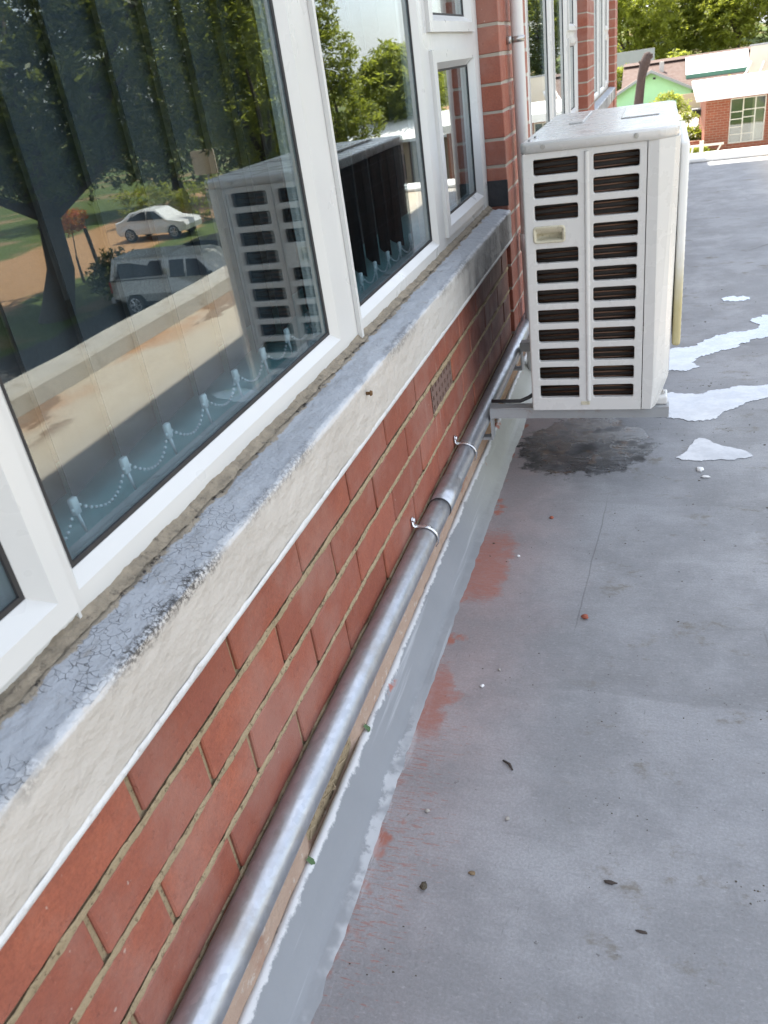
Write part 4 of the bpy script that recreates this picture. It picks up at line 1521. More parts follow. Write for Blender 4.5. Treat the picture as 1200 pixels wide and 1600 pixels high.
# insulated refrigerant line from the wall to the unit
bm = bmesh.new()
tube(bm, [(0.060, A0 + 0.066, zb + 0.002), (0.10, A0 + 0.064, zb + 0.002), (0.145, A0 + 0.062, zb + 0.003), (0.17, A0 + 0.068, zb + 0.012), (ax(0.19), A0 + 0.075, zb + 0.03)], 0.0055, 10)
tag(obj('refrigerant_pipe', bm, MT['black'], None, True), 'thin black pipe running from wall to white outdoor unit', 'pipe')

# ------------------------------------------------------------------ white downpipe on the first pier
DP = thing('downpipe', 'slim white downpipe fixed to the brick pier beside the air conditioner', 'downpipe', (0.046, 3.06, 0.0))
bm = bmesh.new()
tube(bm, [(0.044, 3.075, 2.99), (0.046, 3.065, 1.6), (0.048, 3.06, 0.02)], 0.021, 20)
obj('pipe', bm, MT['upvc'], DP, True)
bm = bmesh.new()
tube(bm, [(0.0462, 3.0645, 1.178), (0.0462, 3.0643, 1.196)], 0.0235, 20)
box(bm, 0.013, 0.030, 3.03, 3.048, 1.176, 1.198, bev=0.002)
obj('clip', bm, MT['screw'], DP, True)
bm = bmesh.new()
tube(bm, [(0.046, 3.065, 0.50), (0.046, 3.065, 0.56)], 0.0245, 20)
obj('collar', bm, MT['upvc'], DP, True)


# ------------------------------------------------------------------ debris on the roof
def rock(name, label, cat, c, r, mat, seed, group=None, amp=0.6):
    bm = bmesh.new()
    blob(bm, (0, 0, 0), [q * 0.78 for q in r], 2, amp, seed)
    zmin = min(v.co.z for v in bm.verts)
    bmesh.ops.translate(bm, verts=bm.verts, vec=(0, 0, -zmin * 0.85))
    o = obj(name, bm, mat, None, True, (c[0], c[1], 0.0))
    tag(o, label, cat, group)
    return o


def stick(name, label, cat, p0, p1, r, mat):
    bm = bmesh.new()
    a, b = Vector((*p0, r)), Vector((*p1, r))
    m = (a + b) / 2 + Vector((0.003, 0.002, 0.001))
    o0 = (a + b) / 2
    tube(bm, [a - o0, m - o0, b - o0], [r * 0.7, r, r * 0.6], 7)
    o = obj(name, bm, mat, None, True, o0)
    return tag(o, label, cat)


rock('dirt_clump', 'dark dried mud clump on the grey roof at the front near the skirting', 'dirt clump', (0.186, 0.750), (0.0075, 0.0095, 0.006), MT['soil'], 1)
rock('pebble', 'pale grey pebble on the red streaked paint nearest the skirting', 'pebble', (0.155, 0.895), (0.0055, 0.005, 0.004), MT['pebble'], 2)
rock('pebble', 'small buff pebble between the dark twig and the mud clump', 'pebble', (0.296, 0.905), (0.0045, 0.0045, 0.0035), MT['pebble'], 3)
rock('pebble', 'tiny white pebble beside the lower solid red paint patch', 'pebble', (0.19, 1.226), (0.0055, 0.005, 0.004), MT['flake'], 4)
rock('pebble', 'tiny buff pebble level with the upper end of the lower red patch', 'pebble', (0.217, 1.282), (0.004, 0.004, 0.003), MT['pebble'], 5)
rock('brick_chip', 'orange red brick crumb lying alone on the open grey roof', 'brick crumb', (0.38, 1.485), (0.011, 0.008, 0.007), MT['chip'], 6)
rock('brick_chip', 'faint red brick crumb just right of the upper red paint patch', 'brick crumb', (0.253, 1.93), (0.008, 0.006, 0.005), MT['chip'], 7)
rock('paint_flake', 'white curled paint flake just below the nearest puddle', 'paint flake', (0.652, 2.241), (0.012, 0.020, 0.005), MT['flake'], 8, 'white paint flakes by the puddle')
rock('paint_flake', 'thin white paint flake lying nearest the camera below the puddle', 'paint flake', (0.666, 2.195), (0.016, 0.009, 0.004), MT['flake'], 9, 'white paint flakes by the puddle')
rock('paint_flake', 'white crumb of paint on the upper red patch', 'paint flake', (0.191, 1.729), (0.006, 0.005, 0.003), MT['flake'], 10)
stick('twig', 'short dark twig lying on the grey roof', 'twig', (0.267, 1.033), (0.288, 1.013), 0.0026, MT['darktwig'])
rock('dead_leaf', 'small curled brown leaf in the open middle of the roof near the front', 'leaf', (0.472, 0.817), (0.0125, 0.004, 0.003), MT['darktwig'], 11)
rock('dead_leaf', 'small brown leaf scrap nearest the front edge of the roof', 'leaf', (0.521, 0.745), (0.010, 0.003, 0.002), MT['darktwig'], 12)
rock('dead_leaf', 'tiny leaf scrap beside the dark mud clump', 'leaf', (0.257, 0.790), (0.007, 0.005, 0.0025), MT['twig'], 13)
rock('moss_tuft', 'dark green moss tuft beside the yellowed grille of the air conditioner', 'moss', (0.60, 3.86), (0.022, 0.03, 0.010), MT['soil'], 14)
# small grit
bm = bmesh.new()
rg = random.Random(5)
cl = [(rg.uniform(0.15, 1.0), rg.uniform(0.5, 3.2), rg.uniform(0.02, 0.16)) for _ in range(26)]
for i in range(420):
    q = cl[rg.randrange(26)]
    x, y = (q[0] + rg.gauss(0, q[2]), q[1] + rg.gauss(0, q[2] * 0.6)) if rg.random() < 0.75 else (rg.uniform(0.12, 1.1), rg.uniform(0.45, 4.5))
    if x < 0.1:
        continue
    r = rg.uniform(0.0005, 0.0011) * (1 + 0.22 * y) * (1.7 if rg.random() < 0.08 else 1)
    blob(bm, (x, y, r * 0.4), (r * rg.uniform(0.8, 2.0), r, r * 0.6), 1, 0.4, i)
grit = obj('grit', bm, MT['soil'], None, False)
grit['kind'] = 'stuff'
# straw and a weed leaf in the broken hole of the plaster band
bm = bmesh.new()
for i in range(34):
    y = rg.uniform(0.76, 0.97)
    z = rg.uniform(0.062, 0.105)
    a = Vector((rg.uniform(-0.032, 0.002), y, z))
    d = Vector((rg.uniform(-0.3, 0.3), rg.uniform(-1, 1), rg.uniform(-0.6, 0.6))).normalized() * rg.uniform(0.02, 0.05)
    tube(bm, [a, a + d], 0.0012, 5)
st = obj('straw', bm, MT['straw'], None)
st['kind'] = 'stuff'
bm = bmesh.new()
for (y, z, l) in ((0.712, 0.078, 0.034), (1.005, 0.080, 0.030)):
    p = [Vector((0.010, y, z)), Vector((0.018, y + 0.004, z - l * 0.5)), Vector((0.014, y + 0.006, z - l))]
    vs = []
    for k, wd in ((0, 0.004), (1, 0.006), (2, 0.0008)):
        vs.append([bm.verts.new(p[k] + Vector((0, -wd, 0))), bm.verts.new(p[k] + Vector((0.002, 0, 0))), bm.verts.new(p[k] + Vector((0, wd, 0)))])
    for a, b in zip(vs, vs[1:]):
        for k in range(2):
            bm.faces.new((a[k], a[k + 1], b[k + 1], b[k]))
tag(obj('weed', bm, MT['greenleaf'], None), 'two tiny green weed blades growing under the steel conduit', 'weed')


# ------------------------------------------------------------------ trees
def leaf_mesh(blobs, n, size, seed, flat=0.25):
    """leaf-sized faces gathered in sprays inside the crown volume"""
    r = random.Random(seed)
    V, F = [], []
    tot = sum(b[3] * b[4] * b[5] for b in blobs)
    for (cx, cy, cz, rx_, ry_, rz_) in blobs:
        m = int(2.6 * n * rx_ * ry_ * rz_ / tot)
        per = 14
        for k in range(max(1, m // per)):
            while True:
                d = Vector((r.uniform(-1, 1), r.uniform(-1, 1), r.uniform(-1, 1)))
                if 0.05 < d.length < 1:
                    break
            rad = d.length ** 0.42
            d = d.normalized()
            wob = 1 + 0.35 * noise.noise(d * 2.3 + Vector((seed, cx, cz)))
            c = Vector((cx + d.x * rx_ * rad * wob, cy + d.y * ry_ * rad * wob, cz + d.z * rz_ * rad * wob))
            ax_ = Vector((r.gauss(0, 1), r.gauss(0, 1), r.gauss(0, 0.5) - 0.2)).normalized()
            for q in range(per):
                p = c + ax_ * size * r.uniform(-1.6, 1.6) * 1.3 + Vector((r.gauss(0, 1), r.gauss(0, 1), r.gauss(0, 0.6))) * size * 0.8
                u = (ax_ * 0.6 + Vector((r.gauss(0, 1), r.gauss(0, 1), r.gauss(0, 0.5))) * 0.6).normalized()
                nn = Vector((r.gauss(0, 0.6), r.gauss(0, 0.6), 1)).normalized()
                s = u.cross(nn).normalized()
                L = size * r.uniform(0.75, 1.35)
                wd = L * r.uniform(0.28, 0.42)
                i = len(V)
                V += [p - u * L, p + s * wd - nn * L * 0.1, p + u * L - nn * L * 0.25, p - s * wd - nn * L * 0.1]
                F.append((i, i + 1, i + 2, i + 3))
    me = bpy.data.meshes.new('crown')
    me.from_pydata([tuple(v) for v in V], [], F)
    return me


def tree(name, label, base, blobs, n, size, mat, trunk_r, seed, group=None, cat='tree', lean=(0, 0), bark='bark'):
    t = thing(name, label, cat, base, group)
    b = Vector(base)
    me = leaf_mesh([(x - b.x, y - b.y, z - b.z, rx_, ry_, rz_) for x, y, z, rx_, ry_, rz_ in blobs], n, size, seed)
    me.materials.append(MT[mat])
    o = bpy.data.objects.new('crown', me)
    link(o, t)
    bm = bmesh.new()
    r = random.Random(seed)
    cen = sum((Vector(q[:3]) for q in blobs), Vector()) / len(blobs)
    fork = b + (cen - b) * 0.45 + Vector((lean[0], lean[1], 0))
    m = (b + fork) / 2 + Vector((r.uniform(-0.2, 0.2), 0, 0)) * trunk_r * 3
    tube(bm, [b - Vector((0, 0, 0.3)), b + (m - b) * 0.15, m, fork], [trunk_r * 1.5, trunk_r * 1.05, trunk_r * 0.85, trunk_r * 0.7], 12)
    for q in blobs:
        c = Vector(q[:3])
        mid = fork + (c - fork) * 0.5 + Vector((r.uniform(-0.3, 0.3), r.uniform(-0.3, 0.3), 0.2))
        tube(bm, [fork - (c - fork) * 0.05, mid, c], [trunk_r * 0.45, trunk_r * 0.28, trunk_r * 0.08], 7)
    obj('trunk', bm, MT[bark], t, True)
    return t


def bush(name, label, blobs, n, size, mat, seed, group=None, z0=None):
    b = (blobs[0][0], blobs[0][1], blobs[0][2] - blobs[0][5])
    t = thing(name, label, 'bush', b, group)
    me = leaf_mesh([(x - b[0], y - b[1], z - b[2], rx_, ry_, rz_) for x, y, z, rx_, ry_, rz_ in blobs], n, size, seed)
    me.materials.append(MT[mat])
    o = bpy.data.objects.new('foliage', me)
    link(o, t)
    bm = bmesh.new()
    for q in blobs:
        tube(bm, [(b[0], b[1], terrain_z(b[0], b[1]) - 0.1), (q[0], q[1], q[2])], [0.05, 0.015], 6)
    obj('stem', bm, MT['bark'], t)
    return t


G1 = 'trees rising behind the houses'
tz = terrain_z
tree('broad_tree', 'bright green tree standing directly beyond the far end of the brick wall', (-3.2, 88, tz(-3, 88)), [(-4, 88, 1.2, 3.2, 3, 3.2), (-1.2, 87, 3.2, 2.8, 3, 3.0), (-3, 89, 5.2, 3.2, 3, 2.6), (0.4, 88.5, 0.6, 2.4, 2.5, 2.4)], 9000, 0.17, 'leaflight', 0.35, 11, G1)
tree('broad_tree', 'tall dense tree with deep shaded hollows behind the green gabled house', (2.4, 92, tz(2, 92)), [(1.6, 92, 1.2, 2.8, 3, 3.2), (3.6, 91, 0.8, 2.6, 3, 3.0), (2.6, 92, 4.4, 3.2, 3, 3.0), (4.6, 92.5, 3.2, 2.4, 3, 2.4)], 9500, 0.17, 'leafmid', 0.4, 12, G1)
tree('broad_tree', 'pale leafed tree on the right behind the white sheet roof', (7.0, 90, tz(7, 90)), [(5.8, 89, 1.6, 2.4, 3, 3.0), (7.6, 90, 3.2, 2.6, 3, 3.0), (6.6, 91, 5.0, 2.8, 3, 2.4)], 8500, 0.17, 'leaflight', 0.4, 13, G1)
tree('broad_tree', 'dark tree at the right picture edge behind the white panel', (10.2, 94, tz(10, 94)), [(9.8, 94, 0.8, 2.6, 3, 3.2), (11.5, 93, 3.0, 3.0, 3, 3.2), (9.8, 95, 5.2, 3, 3, 2.6), (13.5, 95, 1.0, 3, 3, 3.5)], 8500, 0.17, 'leafdark', 0.4, 14, G1)
tree('broad_tree', 'hazy light tree farther back seen between the nearer crowns', (0.8, 108, tz(1, 108)), [(-1.5, 108, 5.4, 3.6, 3, 3.6), (1.8, 108, 7.2, 3.8, 3, 3.4), (-5.5, 109, 6.0, 4, 3, 4.0)], 7500, 0.21, 'leaflight', 0.4, 15, G1)
tree('broad_tree', 'large rounded crown on the slope at the back on the right', (8.5, 112, tz(8, 112)), [(6.4, 112, 6.2, 4.0, 3, 3.6), (10.8, 112, 6.6, 4.2, 3, 3.6), (8.4, 113, 9.4, 4, 3, 3), (15, 113, 5.5, 4, 3, 4)], 7500, 0.21, 'leafmid', 0.4, 16, G1)
bush('bush', 'rounded yellow green bush pale in the sun at the ridge end of the brown roof', [(1.6, 71, -1.9, 1.5, 1.2, 1.5)], 900, 0.14, 'leaflight', 21)
bush('bush', 'leafy branch in front of the green gable wall', [(0.75, 50, -2.35, 0.75, 0.5, 0.55), (0.2, 50.2, -2.5, 0.4, 0.4, 0.4), (1.4, 50, -2.6, 0.5, 0.4, 0.4)], 700, 0.10, 'leaflight', 22)
bush('bush', 'dark bush against the grey block wall by the brick pier', [(-2.5, 76, -2.0, 0.9, 0.8, 1.0)], 700, 0.14, 'leafmid', 23)
bush('bush', 'low bush in the planter left of the brick outbuilding', [(1.62, 36.6, -2.62, 0.42, 0.3, 0.28)], 500, 0.07, 'leaflight', 24)
bush('bush', 'yellow green weeds below the planter rail', [(1.85, 33.6, -3.0, 0.5, 0.3, 0.25)], 500, 0.06, 'leaflight', 25)
bush('bush', 'small shrub between the green eave and the outbuilding roof', [(3.5, 47, -1.75, 0.55, 0.4, 0.4), (2.9, 47, -2.1, 0.4, 0.4, 0.4)], 600, 0.09, 'leaflight', 26)
bush('bush', 'leafy twigs hanging beside the grey box on its post', [(1.55, 37.6, -2.05, 0.28, 0.2, 0.16)], 160, 0.06, 'leafmid', 27)

# dead trunk
bm = bmesh.new()
tube(bm, [(-0.50, 36, -3.4), (-0.42, 36, -2.0), (-0.34, 36, -1.0), (-0.30, 36, -0.3), (-0.16, 36, 0.15), (-0.06, 36, 0.42), (-0.05, 36, 0.50)], [0.24, 0.20, 0.175, 0.165, 0.175, 0.16, 0.06], 14)
tube(bm, [(-0.12, 36, 0.24), (0.07, 35.95, 0.34), (0.10, 35.9, 0.42)], [0.10, 0.07, 0.03], 8)
tube(bm, [(-0.22, 36, 0.05), (-0.36, 35.95, 0.22)], [0.09, 0.04], 8)
for v in bm.verts:
    v.co += Vector((noise.noise(v.co * 3.1), noise.noise(v.co * 3.3 + Vector((4, 0, 0))), 0)) * 0.04
tag(obj('dead_tree', bm, MT['stump'], None, True), 'bare dark brown dead trunk with a broken top before the green house', 'tree trunk')


# ------------------------------------------------------------------ houses to the north
def gable_roof(bm, x0, x1, y0, y1, ze, zr, over=0.35, th=0.09, axis='y'):
    xm = (x0 + x1) / 2
    pts = [(x0 - over, ze), (xm, zr), (x1 + over, ze), (x1 + over, ze + th), (xm, zr + th * 1.3), (x0 - over, ze + th)]
    prism(bm, pts, 'y', y0 - over, y1 + over)


OB = thing('brick_outbuilding', 'small red brick outbuilding with white flat roof and steel window', 'building', (4.5, 34, -3.2))
bm = bmesh.new()
x0, x1, y0, y1, z0, z1 = 2.02, 7.5, 34.0, 39.0, -3.35, -1.22
wx0, wx1, wz0, wz1 = 2.84, 4.02, -2.80, -1.32
# front wall with the window opening left out, and the other walls
for (a, b, c, d) in ((x0, wx0, z0, z1), (wx1, x1, z0, z1), (wx0, wx1, z0, wz0), (wx0, wx1, wz1, z1)):
    box(bm, a, b, y0, y0 + 0.22, c, d)
box(bm, x0, x0 + 0.22, y0 + 0.222, y1, z0, z1)
box(bm, x1 - 0.22, x1, y0 + 0.222, y1, z0, z1)
box(bm, x0 + 0.222, x1 - 0.222, y1 - 0.22, y1, z0, z1)
obj('wall', bm, MT['outbrick'], OB)
bm = bmesh.new()
prism(bm, [(33.55, -1.215), (39.3, -0.98), (39.3, -0.86), (33.55, -0.98)], 'x', 1.66, 7.8)
obj('roof', bm, MT['whiteroof'], OB)
obj('fascia', BX(1.66, 7.8, 33.53, 33.548, -1.26, -0.975), MT['whiteroof'], OB)
bm = bmesh.new()
fw = 0.035
xsn = [wx0 + fw, wx0 + 0.42, wx0 + 0.82, wx1 - fw]
box(bm, wx0, wx1, y0 + 0.02, y0 + 0.06, wz0, wz0 + fw)
box(bm, wx0, wx1, y0 + 0.02, y0 + 0.06, wz1 - fw, wz1)
for xx in (wx0, xsn[1], xsn[2], wx1 - fw):
    box(bm, xx, xx + fw, y0 + 0.022, y0 + 0.058, wz0 + fw + 0.001, wz1 - fw - 0.001)
for (a, b, zz) in ((0, 1, -1.78), (1, 2, -1.74), (2, 3, -1.74), (0, 1, -2.02), (0, 1, -2.28), (0, 1, -2.52), (1, 2, -1.98), (1, 2, -2.52)):
    box(bm, xsn[a] + (fw if a else 0) + 0.001, xsn[b] - 0.001, y0 + 0.026, y0 + 0.054, zz, zz + 0.028)
wo_ = obj('window', bm, MT['cream'], OB)
for a, b in ((0, 1), (1, 2), (2, 3)):
    obj('pane', BX(xsn[a] + 0.01, xsn[b] - 0.004, y0 + 0.062, y0 + 0.068, wz0 + fw, wz1 - fw), MT['glass'], wo_)
obj('curtain', BX(xsn[2] - 0.05, wx1 - 0.02, y0 + 0.4, y0 + 0.42, wz0, wz1), MT['tan'], OB)
obj('back_room', BX(x0 + 0.3, x1 - 0.3, y0 + 2.0, y0 + 2.1, z0, z1), MT['room'], OB)

# rail and planter beside the outbuilding
RL = thing('rail', 'white painted rail with slanting legs at the foot of the outbuilding', 'railing', (2.0, 33, -3.2))
obj('bar', BX(1.47, 2.64, 32.97, 33.03, -2.68, -2.61), MT['cream'], RL)
for (xa, xb) in ((2.55, 2.22), (1.62, 1.50)):
    bm = bmesh.new()
    tube(bm, [(xa, 33, -2.682), (xb, 33, -3.25)], 0.03, 8)
    obj('leg', bm, MT['cream'], RL)
obj('post', BX(1.83, 1.97, 32.9, 32.965, -3.25, -2.48), MT['cream'], RL)
tag(obj('planter_wall', BX(1.0, 1.98, 36.0, 37.2, -3.25, -2.80, bev=0.01), MT['outbrick'], None), 'low red brick planter wall left of the outbuilding', 'planter')
BXP = thing('box_on_post', 'grey metal box on a thin post beside the outbuilding', 'box', (1.97, 38, -3.2))
obj('cabinet', BX(1.66, 2.05, 37.9, 38.15, -2.12, -1.81, bev=0.01), MT['bracket'], BXP)
obj('door_panel', BX(1.70, 2.01, 37.885, 37.899, -2.08, -1.85), MT['black'], BXP)
bm = bmesh.new()
tube(bm, [(1.96, 38.0, -3.3), (1.96, 38.0, -2.121)], 0.025, 8)
obj('post', bm, MT['rust'], BXP)

# white panel on slanted struts behind the outbuilding roof
WP = thing('hoarding', 'cream sheet panel propped on slanting white struts above outbuilding roof', 'panel', (4.6, 42, -3.2))
obj('sheet', BX(4.04, 6.6, 42.0, 42.08, -1.10, 0.02), MT['cream'], WP)
obj('edge_strip', BX(4.0, 6.64, 41.98, 42.1, 0.022, 0.09), MT['bracket'], WP)
for (xa, za, xb) in ((4.1, -0.55, 3.63), (4.6, -0.60, 4.24), (5.6, -0.6, 5.2)):
    bm = bmesh.new()
    tube(bm, [(xa, 41.95, za), (xb, 41.2, -1.45), (xb - 0.6, 40.6, -3.3)], 0.045, 8)
    obj('strut', bm, MT['whiteroof'], WP)

# mint green gabled house
GH = thing('green_house', 'mint green gabled house with a brown sheet roof', 'house', (0.0, 62, -3.2))
bm = bmesh.new()
prism(bm, [(-2.6, -3.6), (2.3, -3.6), (2.3, -2.40), (-0.25, -1.24), (-2.6, -2.36)], 'y', 62.0, 68)
obj('wall', bm, MT['green'], GH)
bm = bmesh.new()
for (xa, za, xb, zb_) in ((-2.9, -2.50, -0.25, -1.16), (-0.25, -1.16, 2.5, -2.50)):
    prism(bm, [(xa, za), (xb, zb_), (xb, zb_ + 0.10), (xa, za + 0.10)], 'y', 61.6, 66)
obj('roof', bm, MT['brownroof'], GH)
bm = bmesh.new()
for (xa, za, xb, zb_) in ((-2.9, -2.56, -0.25, -1.20), (-0.25, -1.20, 2.5, -2.56)):
    prism(bm, [(xa, za), (xb, zb_), (xb, zb_ + 0.17), (xa, za + 0.17)], 'y', 61.56, 61.598)
obj('barge_board', bm, MT['bracket'], GH)
obj('vent', BX(-0.12, 0.05, 61.97, 61.998, -1.62, -1.50), MT['black'], GH)
bm = bmesh.new()                             # main roof with its ridge across
prism(bm, [(63.2, -2.36), (67.5, -0.72), (72.0, -2.4), (72.0, -2.52), (67.5, -0.84), (63.2, -2.48)], 'x', -2.2, 7.2)
obj('main_roof', bm, MT['brownroof'], GH)
bm = bmesh.new()
prism(bm, [(66.9, -0.80), (67.5, -0.64), (68.1, -0.80)], 'x', -2.2, 7.2)
obj('ridge_cap', bm, MT['brownroof'], GH)
obj('side_wall', BX(2.35, 7.0, 64.2, 71.5, -3.6, -2.45), MT['green'], GH)
obj('eave_board', BX(2.4, 7.3, 63.15, 63.19, -2.52, -2.34), MT['green'], GH)
bm = bmesh.new()
tube(bm, [(0.4, 65.8, -1.4), (0.4, 65.8, -0.75)], 0.16, 10)
obj('chimney', bm, MT['plaster'], GH)
bm = bmesh.new()
tube(bm, [(2.7, 55, -3.4), (2.7, 55, -1.75)], 0.05, 8)
tag(obj('thin_pole', bm, MT['cream'], None), 'thin pale pole at the right corner of the green gable', 'pole')
tag(obj('fence_panel', BX(1.4, 2.9, 56, 56.06, -3.4, -2.35), MT['tan'], None), 'brown fence panel right of the green house', 'fence')

# bright white sheet with a green corrugated edge lying on the brown roof
bm = bmesh.new()
prism(bm, [(64.3, -1.78), (66.9, -0.82), (66.9, -0.75), (64.3, -1.71)], 'x', 1.98, 5.95)
obj('white_sheet', bm, MT['whiteroof'], GH)
bm = bmesh.new()
nn = 22
for i in range(nn):
    xa = 1.98 + 3.97 * i / nn
    prism(bm, [(xa, -2.00), (xa + 0.09, -2.09), (xa + 0.178, -2.00), (xa + 0.178, -1.72), (xa, -1.72)], 'y', 64.25, 64.29)
obj('corrugated_edge', bm, MT['greensheet'], GH)
tag(obj('block_wall', BX(-4.5, -0.22, 80, 80.25, -3.6, -0.05), MT['grey_wall'], None), 'grey block wall end behind the dead trunk', 'wall')

# ------------------------------------------------------------------ east side, seen mirrored in the windows
G2 = 'trees east of the building, seen in the window glass'
tree('street_tree', 'huge dark shade tree mirrored in the large near pane', (18.7, 22.0, -4.6), [(17.5, 22, 2.2, 4.2, 3.6, 3.0), (21.5, 23, 2.6, 4.4, 3.6, 3.2), (14.2, 23.5, 2.6, 3.2, 3.2, 2.6), (18.5, 24, 5.2, 4.5, 4, 2.6), (13.2, 24.5, 5.0, 3.5, 3.5, 2.6), (22.5, 21.5, 0.2, 2.6, 2.6, 1.6), (16.5, 21.0, 0.4, 1.9, 1.6, 1.2), (20.5, 25.5, 0.8, 3.6, 1.6, 1.8), (16.0, 26.0, 0.9, 2.6, 1.4, 1.8)], 24000, 0.13, 'leafdark', 0.52, 31, G2)
tree('street_tree', 'leafy tree mirrored at the top right of the large near pane', (13.2, 30, -4.6), [(13.2, 30, 0.8, 2.0, 2.6, 2.2), (15.0, 31, 1.6, 2.4, 2.6, 2.2), (13.6, 31, 3.6, 2.0, 2.6, 2.4), (16.0, 30, 4.0, 2.4, 2.6, 2.2), (11.6, 25.2, 2.7, 2.0, 2.0, 1.1)], 11500, 0.12, 'leafmid', 0.25, 32, G2)
tree('street_tree', 'tall tree mirrored along the left side of the middle pane', (9.3, 26.5, -4.6), [(9.3, 26.5, 0.3, 1.0, 1.1, 1.1), (9.3, 26.2, 1.8, 0.9, 1.1, 1.2), (9.7, 26.6, 3.4, 0.8, 1.2, 1.2), (8.3, 26.4, -0.1, 0.6, 0.8, 0.7)], 5200, 0.075, 'leafmid', 0.2, 33, G2)
tree('street_tree', 'bright lower tree mirrored in the middle pane beyond the tall one', (11.6, 42, -4.6), [(12.2, 42, 0.2, 1.8, 1.8, 1.6), (10.7, 42.4, 0.1, 1.5, 1.8, 1.5), (11.9, 42.5, 1.3, 1.3, 1.5, 1.0)], 6000, 0.14, 'leaflight', 0.25, 34, G2)
tree('street_tree', 'dark round tree mirrored at the right of the middle pane', (10.6, 52, -4.6), [(11.2, 52, 0.6, 1.6, 1.8, 1.6), (9.6, 52, 0.4, 1.6, 1.8, 1.7)], 4000, 0.17, 'leafdark', 0.25, 35, G2)
tree('street_tree', 'broad tree across the road behind the parked cars', (28.5, 48, -4.6), [(27, 48, -0.5, 3.8, 3, 3.4), (31.5, 49, 0.6, 4.2, 3, 4.0), (35.5, 47, 1.0, 4, 3, 4), (29.5, 50, 3.5, 5, 3, 3)], 9000, 0.18, 'leafdark', 0.4, 36, G2)
tree('street_tree', 'dense tree across the road behind the white car', (23.5, 52, -4.6), [(22, 52, -0.6, 3.0, 3, 3.0), (25.8, 52, 0.4, 3.4, 3, 3.6), (24.8, 53, 3.8, 3, 3, 3)], 7000, 0.18, 'leafmid', 0.4, 37, G2)
tree('flame_tree', 'young tree with orange flowers beside the dirt road', (21.4, 27.2, -4.6), [(21.2, 27.0, -2.2, 0.7, 0.7, 0.45)], 600, 0.08, 'flower', 0.06, 38)
for k, (x, y, z) in enumerate(((17.6, 18.6, 2.4), (23.0, 20.4, -0.3))):
    bush('flower_spray', 'orange flower spray at the edge of the dark crown' if k == 0 else 'red flower spray hanging low under the dark crown', [(x, y, z, 0.35, 0.3, 0.25)], 160, 0.07, 'flower', 40 + k)
bush('bush', 'shrub at the roadside between the big trunk and the pickup', [(17.6, 24.4, -3.9, 1.0, 0.8, 0.8)], 900, 0.10, 'leafdark', 44)
bush('bush', 'sunny hedge behind the white car', [(22.5, 41, -3.6, 2.4, 0.8, 1.0), (27, 41.5, -3.6, 2.4, 0.8, 1.1)], 1800, 0.12, 'leaflight', 45)


def wheel(c, r, wd, parent, ydir):
    bm = bmesh.new()
    tube(bm, [(c[0], c[1] - wd / 2, c[2]), (c[0], c[1] - wd / 2 + 0.02, c[2]), (c[0], c[1] + wd / 2 - 0.02, c[2]), (c[0], c[1] + wd / 2, c[2])], [r * 0.92, r, r, r * 0.92], 24)
    wh = obj('wheel', bm, MT['tyre'], parent, False)
    bm = bmesh.new()
    ye = c[1] + ydir * wd / 2
    for s in range(6):
        a = s * math.pi / 3
        tube(bm, [(c[0], ye, c[2]), (c[0] + math.cos(a) * r * 0.6, ye + ydir * 0.004, c[2] + math.sin(a) * r * 0.6)], 0.035, 5)
    tube(bm, [(c[0] + math.cos(2 * math.pi * k / 24) * r * 0.62, ye, c[2] + math.sin(2 * math.pi * k / 24) * r * 0.62) for k in range(25)], 0.022, 6, False)
    obj('rim', bm, MT['rim'], wh)


def car(label, loc, L, W, H, prof, wins, mat, group, wheels, yaw=0.0, cat='car', name='parked_car'):
    """side outline (x along the car, nose at x=0) with a tumblehome; windows are panes on both flanks"""
    t = thing(name, label, cat, loc, group)
    b = Vector(loc)
    bm = bmesh.new()
    rows = []
    ys = [(-1.0, 0.94), (-0.94, 1.0), (0.94, 1.0), (1.0, 0.94)]

    def wy(z):
        return W / 2 * (1.0 - 0.22 * sstep(0.55 * H, H, z))
    cx = L / 2
    cz = H * 0.45
    for s, k in ys:
        rows.append([bm.verts.new(b + Vector((cx + (x - cx) * k, s * wy(z), cz + (z - cz) * (k if k < 1 else 1)))) for x, z in prof])
    n = len(prof)
    for a, c in zip(rows, rows[1:]):
        for i in range(n):
            bm.faces.new((a[i], a[(i + 1) % n], c[(i + 1) % n], c[i]))
    bm.faces.new(rows[0])
    bm.faces.new(rows[-1][::-1])
    body = obj('body', bm, MT[mat], t)
    for wv in wins:
        for s in (-1, 1):
            bm = bmesh.new()
            prism_pts = [b + Vector((x, s * (wy(z) * 0.955 if False else wy(z) * 0.985 + 0.012), z)) for x, z in wv]
            o1 = [bm.verts.new(p) for p in prism_pts]
            o2 = [bm.verts.new(p - Vector((0, s * 0.03, 0))) for p in prism_pts]
            bm.faces.new(o1)
            bm.faces.new(o2[::-1])
            for i in range(len(o1)):
                j = (i + 1) % len(o1)
                bm.faces.new((o1[i], o1[j], o2[j], o2[i]))
            obj('side_window', bm, MT['carwin'], t)
    for wx in wheels:
        for s in (-1, 1):
            wheel((b.x + wx, b.y + s * (W / 2 - 0.09), b.z + 0.33), 0.33, 0.2, t, s)
    t.rotation_euler = (0, 0, yaw)
    return t, body


